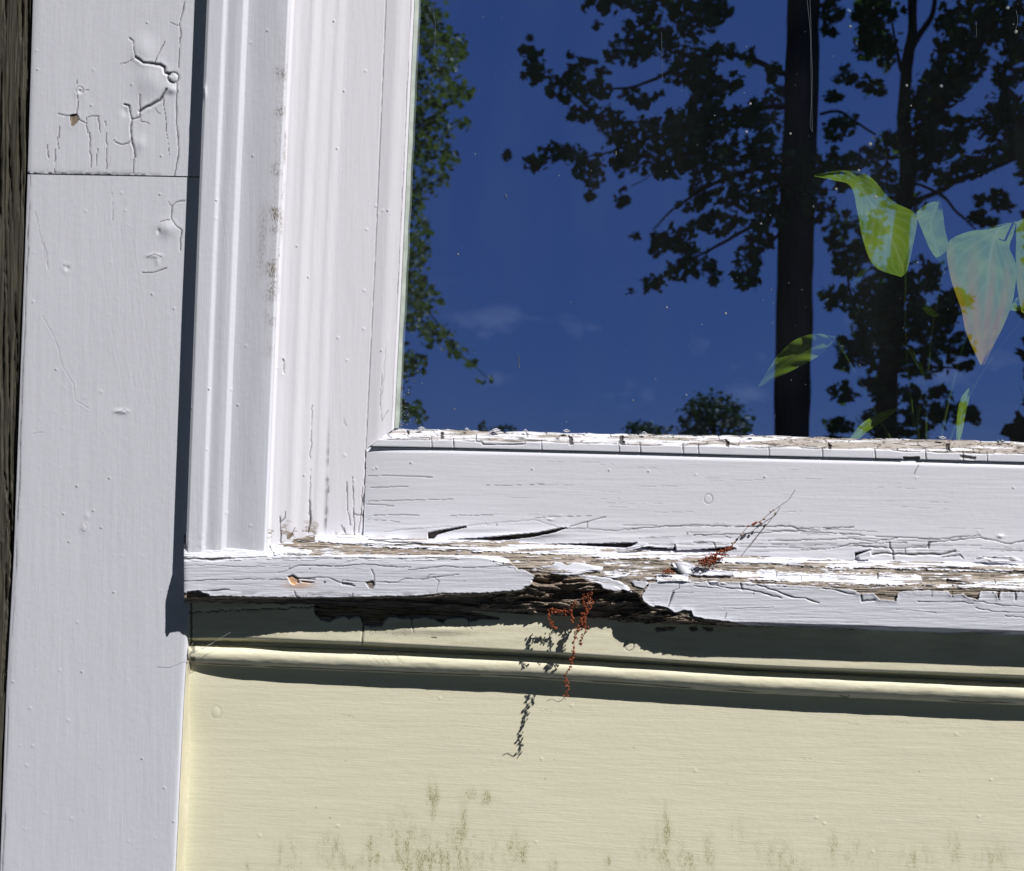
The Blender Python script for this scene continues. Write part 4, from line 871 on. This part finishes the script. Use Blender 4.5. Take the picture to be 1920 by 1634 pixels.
leaf([(1628, 500), (1614, 508), (1603, 522), (1592, 540)], [(1628, 501), (1617, 512), (1606, 526), (1592, 541)], [(1628, 502), (1620, 515), (1609, 530), (1592, 541)], -.12, 0, .003)
leaf([(1925, 545), (1905, 560), (1895, 575), (1890, 582)], [(1925, 560), (1910, 570), (1898, 578), (1890, 583)], [(1930, 578), (1915, 582), (1900, 584), (1890, 584)], -.13, 0, .003)
leaf([(1738, 560), (1745, 575), (1755, 585), (1760, 590)], [(1735, 575), (1742, 582), (1752, 588), (1760, 592)], [(1728, 578), (1740, 590), (1750, 594), (1760, 594)], -.15, 0, .003)
base = at(1740, 960, -.2)
for px, py, h in ((1697, 512, -.13), (1770, 500, -.16), (1900, 418, -.15), (1566, 634, -.13), (1733, 720, -.14), (1797, 828, -.10), (1596, 828, -.14), (1925, 590, -.17)):
    A = Acc(); p0 = at(px, py, h); P = [p0*(1-t)+base*t+np.array([0, .03*math.sin(t*3.1), .02*math.sin(t*3.1)]) for t in np.linspace(0, 1, 9)]
    A.tube(P, np.linspace(.0013, .0022, 9), 6); A.build('stem', leafstem if 'leafstem' in globals() else globals().setdefault('leafstem', simple("green_stem", (.09, .16, .04), .5, .2)), plant)
A = Acc(); prof = [(.055, -.11), (.075, .0), (.08, .0), (.08, .012), (.072, .012), (.07, -.005), (.0, -.005)]; V = []; n = 24
for rr, z in prof:
    for k in range(n): V.append(base+np.array([rr*math.cos(2*math.pi*k/n), rr*math.sin(2*math.pi*k/n), z-.02]))
mesh('pot', V, [(i*n+k, i*n+(k+1) % n, (i+1)*n+(k+1) % n, (i+1)*n+k) for i in range(len(prof)-1) for k in range(n)], M_metal, plant)
sb = float(base[2])-.132
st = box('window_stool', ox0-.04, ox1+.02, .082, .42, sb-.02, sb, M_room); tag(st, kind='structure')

# ------------------------------------------------------------------ dried catkins and stems
ICO = bmesh.new(); bmesh.ops.create_icosphere(ICO, subdivisions=1, radius=1); ICO.verts.ensure_lookup_table()
IV = np.array([v.co[:] for v in ICO.verts]); IF = np.array([[v.index for v in f.verts] for f in ICO.faces]); ICO.free()
def catkin(parent, pts, h, size, gap, rs, name='strand', mat=M_catkin):
    P = smoothpath(pts, 8); A = Acc(); W = []; acc = 0
    W = [at(x, y, h+(q[2] if len(q) > 2 else 0)) for q in P for x, y in [q[:2]]]
    tv, tq = tube_np(W, .00035, 5); tq = np.asarray(tq); A.add(tv, np.concatenate([tq[:, [0, 1, 2]], tq[:, [0, 2, 3]]]))
    s = 0
    for a, b in zip(W, W[1:]):
        d = np.linalg.norm(b-a); s += d
        while s > gap:
            s -= gap
            if rs.random() < .12: continue
            for _ in range(2):
                r = size*rs.uniform(.55, 1.1); c = b+np.array([rs.gauss(0, 1), rs.gauss(0, 1), rs.gauss(0, 1)])*size*.9
                sc = np.array([rs.uniform(.6, 1.2) for _ in range(3)]); j = 1+.35*np.array([[rs.uniform(-1, 1)] for _ in range(len(IV))])
                A.add(IV*sc*r*j+c, IF)
    return A.build(name, mat, parent, False)
rs = random.Random(5)
ck = empty('dried_catkins', tuple(at(1095, 1112, .052)))
tag(ck, 'reddish brown dried catkin strands dangling from the rotten hollow of the sill', 'dried catkins')
for pts in ([(1110, 1108), (1106, 1122), (1109, 1138), (1101, 1150), (1096, 1166), (1098, 1182), (1092, 1196), (1087, 1210)],
            [(1095, 1112), (1094, 1130), (1099, 1146), (1091, 1162), (1084, 1180), (1077, 1198), (1076, 1217), (1073, 1237), (1069, 1252), (1062, 1262), (1060, 1273), (1063, 1286), (1064, 1298), (1059, 1308)],
            [(1084, 1130), (1072, 1139), (1073, 1154), (1074, 1166)], [(1066, 1148), (1046, 1144), (1031, 1146), (1028, 1158), (1034, 1170), (1043, 1181)],
            [(1100, 1110), (1103, 1130), (1096, 1148), (1090, 1170)], [(1062, 1153), (1052, 1148), (1040, 1150)], [(1090, 1150), (1094, 1172), (1080, 1190)]):
    catkin(ck, pts, .0425, .0012, .0018, rs)
A = Acc(); A.tube([at(x, y, .041) for x, y in smoothpath([(1059, 1308), (1052, 1314), (1045, 1316), (1035, 1311), (1025, 1315)])], .0003, 5); A.build('stem', M_stem, ck)
ck2 = empty('dried_catkins', tuple(at(1340, 1045, .036)))
tag(ck2, 'orange brown clump of dried catkins lying on the sill against the bottom rail', 'dried catkins')
for k in range(26):
    t = rs.random(); cx = 1308+62*t+rs.uniform(-4, 4); cy = 1060-30*t+rs.uniform(-6, 6); a = rs.uniform(-.9, .3)
    n = rs.uniform(7, 15); catkin(ck2, [(cx-n*math.cos(a), cy-n*math.sin(a)*.6), (cx, cy+rs.uniform(-2, 2)), (cx+n*math.cos(a), cy+n*math.sin(a)*.6)], .030+.014*(cy-1030)/30+rs.uniform(0, .006), .0009, .0018, rs)
ck3 = empty('dried_catkins', tuple(at(1250, 1070, .042))); tag(ck3, 'small rust coloured catkin scrap on bare sill wood left of the orange clump', 'dried catkins')
for _ in range(5):
    x, y = rs.uniform(1240, 1258), rs.uniform(1068, 1074); catkin(ck3, [(x-7, y+2), (x, y-1), (x+7, y+1)], .045, .0008, .0017, rs)
dt = empty('dry_stem', tuple(at(1370, 1030, .03))); tag(dt, 'thin dry beaded stem rising up the bottom rail from the catkin clump', 'dry stem')
A = Acc(); A.tube([at(x, y, .023+.006*(1-t)) for t, (x, y) in zip(np.linspace(1, 0, 43), smoothpath([(1368, 1027), (1380, 1015), (1392, 1000), (1404, 987), (1425, 978), (1437, 968), (1458, 952), (1478, 938), (1487, 925), (1496, 911)], 5)[:43])], .00028, 5); A.build('stalk', M_stem, dt)
for x, y, s in ((1373, 1019, 1), (1378, 1017, 1), (1390, 1004, 1.1), (1403, 987, 1), (1412, 984, 1.2), (1415, 982, 1.2), (1418, 980, 1), (1425, 980, .9), (1426, 981, .9), (1433, 974, 1), (1445, 960, .9), (1450, 957, .8)):
    c = at(x, y, .0275); mesh('bud', IV*.0013*s*np.array([1, .8, .9])+c, IF, M_stem if y > 1000 or y < 975 else M_catkin, dt, False)
d2 = empty('dry_stem', tuple(at(1405, 1027, .03))); tag(d2, 'short straight dry stalk leaning on the bottom rail right of the catkin clump', 'dry stem')
A = Acc(); A.tube([at(x, y, .026) for x, y in smoothpath([(1405, 1027), (1420, 1006), (1438, 984), (1455, 962)])], .00032, 5); A.build('stalk', M_stem, d2)
c = at(1454, 963, .0265); mesh('bud', IV*np.array([.0011, .0009, .0015])+c, IF, M_stem, d2, False)
cw = empty('cobweb', tuple(at(357, 1225, .022))); tag(cw, 'fine cobweb threads in the corner between white board and cream bead', 'cobweb')
A = Acc()
for a, b in (((300, 1240), (358, 1222)), ((355, 1226), (400, 1206)), ((356, 1228), (432, 1186)), ((356, 1222), (385, 1215)), ((350, 1230), (362, 1205))): A.tube([at(*a, .024), at((a[0]+b[0])/2, (a[1]+b[1])/2+1.5, .027), at(*b, .026)], .00013, 4)
A.build('thread', simple("web", (.6, .6, .58), .5, .1), cw)

# ------------------------------------------------------------------ garden seen mirrored in the pane
LEAF = np.array([(0, 0), (.30, -.05), (.52, .18), (.34, .36), (.46, .66), (.16, .62), (0, .92), (-.16, .62), (-.46, .66), (-.34, .36), (-.52, .18), (-.30, -.05)])-np.array([0, .4])
def foliage(ells, dist, spread, leafpx, dens, seed, holes=.35):
    R = np.random.RandomState(seed); pts = []
    for e in ells:
        cx, cy, rx, ry = e[:4]; k = e[4] if len(e) > 4 else 1
        n = int(dens*k*rx*ry/(leafpx*leafpx)*17)+4; a = R.rand(n)*2*math.pi; r = np.sqrt(R.rand(n))*(1+.16*R.randn(n))
        x = cx+rx*r*np.cos(a); y = cy+ry*r*np.sin(a); keep = vn(x/(leafpx*1.7)+seed, y/(leafpx*1.7), seed) > holes
        keep |= R.rand(n) < .15; pts.append(np.stack([x, y], 1)[keep])
    pts = np.concatenate(pts); n = len(pts); D = dist+spread*R.randn(n).clip(-2, 2)
    C = atm(pts[:, 0], pts[:, 1], D); k = dist/F_PX*leafpx*(.5+1.0*R.rand(n))
    nrm = R.randn(n, 3); nrm[:, 2] = np.abs(nrm[:, 2])+.3; nrm /= np.linalg.norm(nrm, axis=1)[:, None]
    t = np.cross(nrm, R.randn(n, 3)); t /= np.linalg.norm(t, axis=1)[:, None]; b = np.cross(nrm, t)
    V = C[:, None]+(LEAF[None, :, 0, None]*t[:, None]+LEAF[None, :, 1, None]*b[:, None])*k[:, None, None]
    V += nrm[:, None]*(np.abs(LEAF[:, 0])*.25)[None, :, None]*k[:, None, None]
    m = len(LEAF); Vc = np.concatenate([C[:, None], V], 1).reshape(-1, 3)
    tri = np.array([(0, 1+j, 1+(j+1) % m) for j in range(m)]); Fs = (tri[None]+(np.arange(n)*(m+1))[:, None, None]).reshape(-1, 3)
    return Vc, Fs
def tree(name, label, ells, trunk, branches, dist, spread, leafpx, dens, mat, seed, group=None, holes=.35):
    b = atm(trunk[-1][0], trunk[-1][1], dist); o = empty(name, (float(b[0]), float(b[1]), 0)); tag(o, label, 'tree', group)
    V, Fs = foliage(ells, dist, spread, leafpx, dens, seed, holes); mesh('crown', V, Fs, mat, o, False)
    A = Acc(); P = [atm(x, y, dist) for x, y, w in trunk]; R = [w*dist/F_PX for x, y, w in trunk]
    P.append(P[-1]*np.array([1, 1, 0])); R.append(R[-1]*1.15)
    PP = []; RR = []
    for (p, r), (p2, r2) in zip(zip(P, R), zip(P[1:], R[1:])):
        for t in np.linspace(0, 1, 5)[:-1]: PP.append(p+(p2-p)*t); RR.append(r+(r2-r)*t)
    PP.append(P[-1]); RR.append(R[-1]); A.tube(PP, RR, 14); A.build('trunk', M_trunk, o)
    for br in branches:
        A = Acc(); sp = smoothpath(br, 5); dd = np.linspace(0, .6*spread, len(sp)); A.tube([atm(q[0], q[1], dist+d) for q, d in zip(sp, dd)], [q[2]*dist/F_PX for q in sp], 7); A.build('branch', M_trunk, o)
    return o
E1 = [(1000, 120, 20, 26), (980, 95, 7, 9), (992, 70, 3, 8), (1015, 145, 26, 14), (1045, 165, 24, 18), (1075, 150, 20, 20), (1090, 120, 22, 14), (1068, 104, 5, 5), (1130, 135, 12, 10), (1110, 170, 40, 20), (1060, 188, 10, 8), (1180, 178, 22, 12), (1205, 190, 18, 12), (1232, 180, 10, 5),
      (1095, 210, 26, 18), (1130, 215, 33, 22), (1150, 240, 30, 22), (1040, 285, 24, 18), (1005, 308, 24, 13), (952, 296, 8, 9, 2), (1075, 292, 28, 20), (1105, 320, 30, 20), (1112, 345, 9, 14), (1160, 290, 38, 34), (1200, 300, 33, 26), (1105, 370, 9, 8, 2), (1165, 375, 15, 20), (1245, 322, 20, 18), (1230, 250, 58, 36), (1290, 240, 48, 38),
      (1117, 42, 7, 13), (1105, 15, 14, 14), (1150, 12, 50, 14), (1230, 20, 50, 25), (1300, 30, 60, 35), (1170, 50, 14, 12), (1185, 92, 42, 30), (1145, 110, 9, 10), (1225, 60, 38, 30), (1270, 80, 38, 46), (1300, 140, 38, 28), (1262, 140, 18, 16), (1325, 110, 28, 24), (1330, 180, 30, 28), (1320, 230, 38, 44),
      (1260, 300, 48, 28), (1310, 290, 48, 38), (1330, 345, 40, 34), (1300, 385, 26, 16), (1190, 445, 11, 9), (1235, 460, 22, 22), (1270, 450, 38, 26), (1320, 432, 40, 18), (1195, 547, 20, 7), (1225, 530, 22, 16), (1270, 510, 32, 18), (1300, 490, 28, 30), (1345, 525, 10, 12), (1335, 500, 10, 14), (1400, 500, 26, 42), (1402, 532, 22, 14),
      (1345, 20, 24, 20), (1355, 95, 24, 14), (1400, 110, 17, 14), (1340, 155, 46, 20), (1380, 160, 14, 10), (1450, 140, 14, 18), (1455, 180, 18, 18), (1370, 230, 58, 30), (1430, 230, 38, 36), (1400, 280, 50, 28), (1350, 310, 48, 30), (1440, 300, 38, 40), (1400, 360, 58, 34), (1440, 400, 38, 32), (1350, 420, 44, 22), (1425, 450, 26, 30), (1500, 330, 50, 60, .7), (1540, 390, 30, 25),
      (1560, 20, 18, 28), (1556, 55, 14, 9), (1580, 145, 18, 16), (1610, 150, 22, 12), (1560, 180, 16, 12), (1570, 245, 28, 18), (1592, 225, 18, 13), (1580, 310, 38, 18), (1600, 345, 36, 18), (1620, 300, 34, 22), (1550, 300, 22, 30)]
rr = np.random.RandomState(9)
E1 += [(float(x), float(y), 110, 75, .22) for x, y in zip(rr.uniform(1050, 2000, 46), rr.uniform(-1150, -60, 46))]
E1 = [e if len(e) < 5 or e[4] != .22 else e[:4]+(.75,) for e in E1]  # unseen upper crown, added and thickened to block sky light
tree('tall_tree', 'tall straight-trunked leafy tree with spreading left limbs, mirrored in the pane', E1, [(1530, -1100, 14), (1520, -400, 24), (1508, 0, 32), (1500, 250, 34), (1490, 500, 35), (1483, 830, 35)],
     [[(1480, 300, 6), (1380, 330, 5), (1290, 370, 3), (1225, 430, 1.6)], [(1490, 200, 6), (1380, 210, 5), (1250, 250, 3.5), (1120, 290, 2), (1010, 300, 1)], [(1495, 150, 6), (1350, 100, 5), (1200, 160, 3), (1080, 160, 1.6), (1000, 120, 1)], [(1540, 214, 3.4), (1572, 210, 3), (1600, 228, 2.8), (1640, 252, 2.2)],
      [(1490, 380, 6), (1400, 430, 4), (1310, 480, 2.5), (1215, 535, 1)], [(1500, -60, 8), (1350, -20, 5), (1180, 10, 3)], [(1470, 430, 4), (1420, 480, 2), (1400, 520, 1)], [(1515, -100, 8), (1700, -250, 5), (1850, -300, 3)], [(1185, 350, 1), (1205, 340, 1), (1230, 320, 1)]],
     12., .9, 15., 1.2, M_leafA, 21, holes=.17)
E2 = [(1640, 20, 40, 38), (1630, 70, 28, 38), (1660, 92, 22, 38), (1640, 165, 24, 16), (1740, 200, 40, 48), (1770, 160, 42, 38), (1800, 110, 48, 48), (1850, 40, 58, 48), (1780, 55, 28, 38), (1760, 260, 48, 38), (1730, 300, 38, 38), (1790, 240, 28, 22), (1890, 140, 28, 38), (1885, 200, 36, 26), (1855, 232, 32, 26), (1870, 290, 38, 18), (1820, 312, 38, 22), (1780, 335, 26, 18),
      (1905, 250, 28, 38), (1910, 60, 28, 58), (1835, 377, 10, 9), (1870, 368, 18, 13), (1830, 408, 17, 12), (1880, 388, 18, 12), (1852, 420, 22, 8), (1670, 270, 30, 30, .7), (1660, 340, 30, 26), (1585, 445, 32, 42), (1602, 490, 38, 34), (1560, 560, 26, 20), (1620, 560, 54, 32), (1680, 540, 54, 44), (1722, 520, 46, 36), (1700, 600, 56, 46), (1640, 612, 44, 30), (1750, 600, 46, 36), (1790, 570, 34, 24),
      (1660, 662, 54, 34), (1600, 652, 34, 20), (1722, 682, 54, 28), (1780, 650, 44, 24), (1812, 688, 18, 9), (1590, 682, 26, 12), (1640, 720, 26, 16), (1580, 740, 26, 20), (1680, 742, 44, 20), (1650, 790, 34, 24), (1730, 780, 44, 24), (1762, 740, 24, 14), (1572, 800, 26, 14), (1555, 826, 26, 8), (1800, 772, 40, 18), (1832, 790, 12, 8), (1700, 818, 44, 12), (1640, 440, 20, 40, .7), (1690, 380, 40, 30, .6)]
E2 += [(float(x), float(y), 90, 70, .25) for x, y in zip(rr.uniform(1650, 2350, 26), rr.uniform(-800, 500, 26)) if x > 1980 or y < -60]
E2 = [e if len(e) < 5 or e[4] != .25 else e[:4]+(.75,) for e in E2]  # crown outside the view, likewise thickened against sky light
tree('forked_tree', 'slender forked tree with dense leafy sprays, mirrored right of the tall trunk', E2, [(1712, -500, 6), (1712, -20, 9), (1712, 60, 9), (1700, 130, 11), (1695, 230, 13), (1702, 330, 15), (1690, 420, 16), (1675, 600, 18), (1664, 700, 19), (1660, 830, 20)],
     [[(1705, 100, 7), (1722, 70, 6), (1745, 30, 5), (1760, -60, 4)], [(1700, 380, 5), (1760, 362, 5), (1800, 338, 6), (1860, 318, 5), (1930, 285, 3)], [(1700, 340, 3), (1760, 362, 3), (1795, 395, 2.5), (1830, 430, 1.5)], [(1690, 130, 4), (1680, 80, 3), (1672, 40, 2)], [(1700, 290, 8), (1740, 230, 12), (1790, 160, 12), (1840, 70, 10), (1870, -40, 8)], [(1680, 560, 5), (1740, 540, 3), (1800, 560, 2)], [(1670, 640, 4), (1610, 600, 3), (1580, 450, 2)], [(1665, 700, 4), (1750, 690, 3), (1815, 690, 1)]],
     15., 1., 14., 1.5, M_leafA, 22, holes=.14)
E3 = [(785, 40, 48, 56), (830, 95, 38, 38), (856, 102, 22, 22), (800, 170, 56, 56), (860, 175, 26, 22), (868, 232, 16, 12), (800, 250, 46, 46), (838, 300, 17, 22), (780, 330, 42, 46), (833, 340, 13, 13), (768, 385, 28, 28), (792, 430, 17, 22), (778, 470, 26, 36), (770, 520, 33, 42), (800, 555, 24, 17), (826, 566, 8, 8), (775, 590, 34, 36), (820, 632, 32, 26), (858, 660, 22, 16), (882, 683, 12, 9), (910, 712, 16, 7, 1.5), (770, 685, 28, 26), (764, 775, 32, 22), (790, 785, 14, 13),
      (700, 300, 70, 300, .7), (700, 700, 60, 100, .8), (760, -150, 80, 140, .6), (660, -200, 120, 250, .5)]
tree('broad_tree', 'bushy green tree mirrored along the left edge of the pane', E3, [(690, -100, 6), (690, 300, 9), (690, 830, 12)], [[(690, 500, 4), (780, 560, 2), (860, 660, 1), (915, 710, .6)], [(690, 300, 5), (780, 240, 3), (860, 180, 1)]], 26., 1.6, 11., 1.0, M_leafB, 23, holes=.16)
grp = 'small far trees low in the mirrored view'
tree('round_tree', 'small round dark tree low in the mirrored view, left of the tall trunk', [(1338, 792, 58, 50, 1.4), (1315, 770, 30, 26), (1360, 775, 30, 28), (1300, 800, 28, 24), (1385, 805, 24, 24)], [(1338, 780, 4), (1338, 840, 5)], [], 62., 2.5, 7.5, .8, M_leafC, 24, grp, .12)
tree('low_tree', 'low wide dark tree mirrored just above the cracked bead, left of the round one', [(1210, 806, 32, 14, 1.5), (1195, 803, 20, 9), (1235, 808, 24, 9)], [(1210, 800, 2), (1210, 840, 3)], [], 70., 2.5, 7., .8, M_leafC, 25, grp, .12)
tree('low_tree', 'tiny dark tree top mirrored just above the bead near the left tree', [(945, 806, 26, 7, 1.4), (905, 805, 8, 12)], [(935, 800, 2), (935, 840, 2)], [], 80., 2., 7., .8, M_leafC, 26, grp, .12)

# ------------------------------------------------------------------ unseen overhang and foliage added to block sky light
ev = empty('added_eaves', (0, 0, 3.2)); tag(ev, kind='structure')  # roof overhang out of view, added to cut high sky light
box('added_soffit', -4, 5, -.42, .029, 3.22, 3.26, M_room, ev); box('added_fascia', -4, 5, -.45, -.422, 3.14, 3.30, M_casing, ev)
Rw = np.random.RandomState(4); V = []; n = 52000  # leaf shell out of view, added to block sky light and deepen shade
q = Rw.rand(n); u1, u2 = Rw.rand(n), Rw.rand(n)
az = np.radians(np.where(q < .5, -95+80*u1, np.where(q < .78, 28+67*u1, -15+43*u1))); el = np.where(q < .5, u2**.85*74, np.where(q < .78, u2*42, 37+38*u2))
dd = Rw.uniform(16, 22, n); C = np.stack([np.sin(az)*dd, -np.cos(az)*dd-1.5, 1+dd*np.tan(np.radians(el))], 1)
nr = Rw.randn(n, 3); nr /= np.linalg.norm(nr, axis=1)[:, None]; t_ = np.cross(nr, Rw.randn(n, 3)); t_ /= np.linalg.norm(t_, axis=1)[:, None]; b_ = np.cross(nr, t_); k = Rw.uniform(.35, .8, n)
Lf = LEAF[::1]; V = C[:, None]+(Lf[None, :, 0, None]*t_[:, None]+Lf[None, :, 1, None]*b_[:, None])*k[:, None, None]
V = np.concatenate([C[:, None], V], 1).reshape(-1, 3); m = len(Lf)
tri = np.array([(0, 1+j, 1+(j+1) % m) for j in range(m)]); Fs = (tri[None]+(np.arange(n)*(m+1))[:, None, None]).reshape(-1, 3)
wd = mesh('sky_block_foliage', V, Fs, M_leafC, None, False); tag(wd, 'unseen leaf screen added on both sides and overhead to block sky light', kind='stuff')
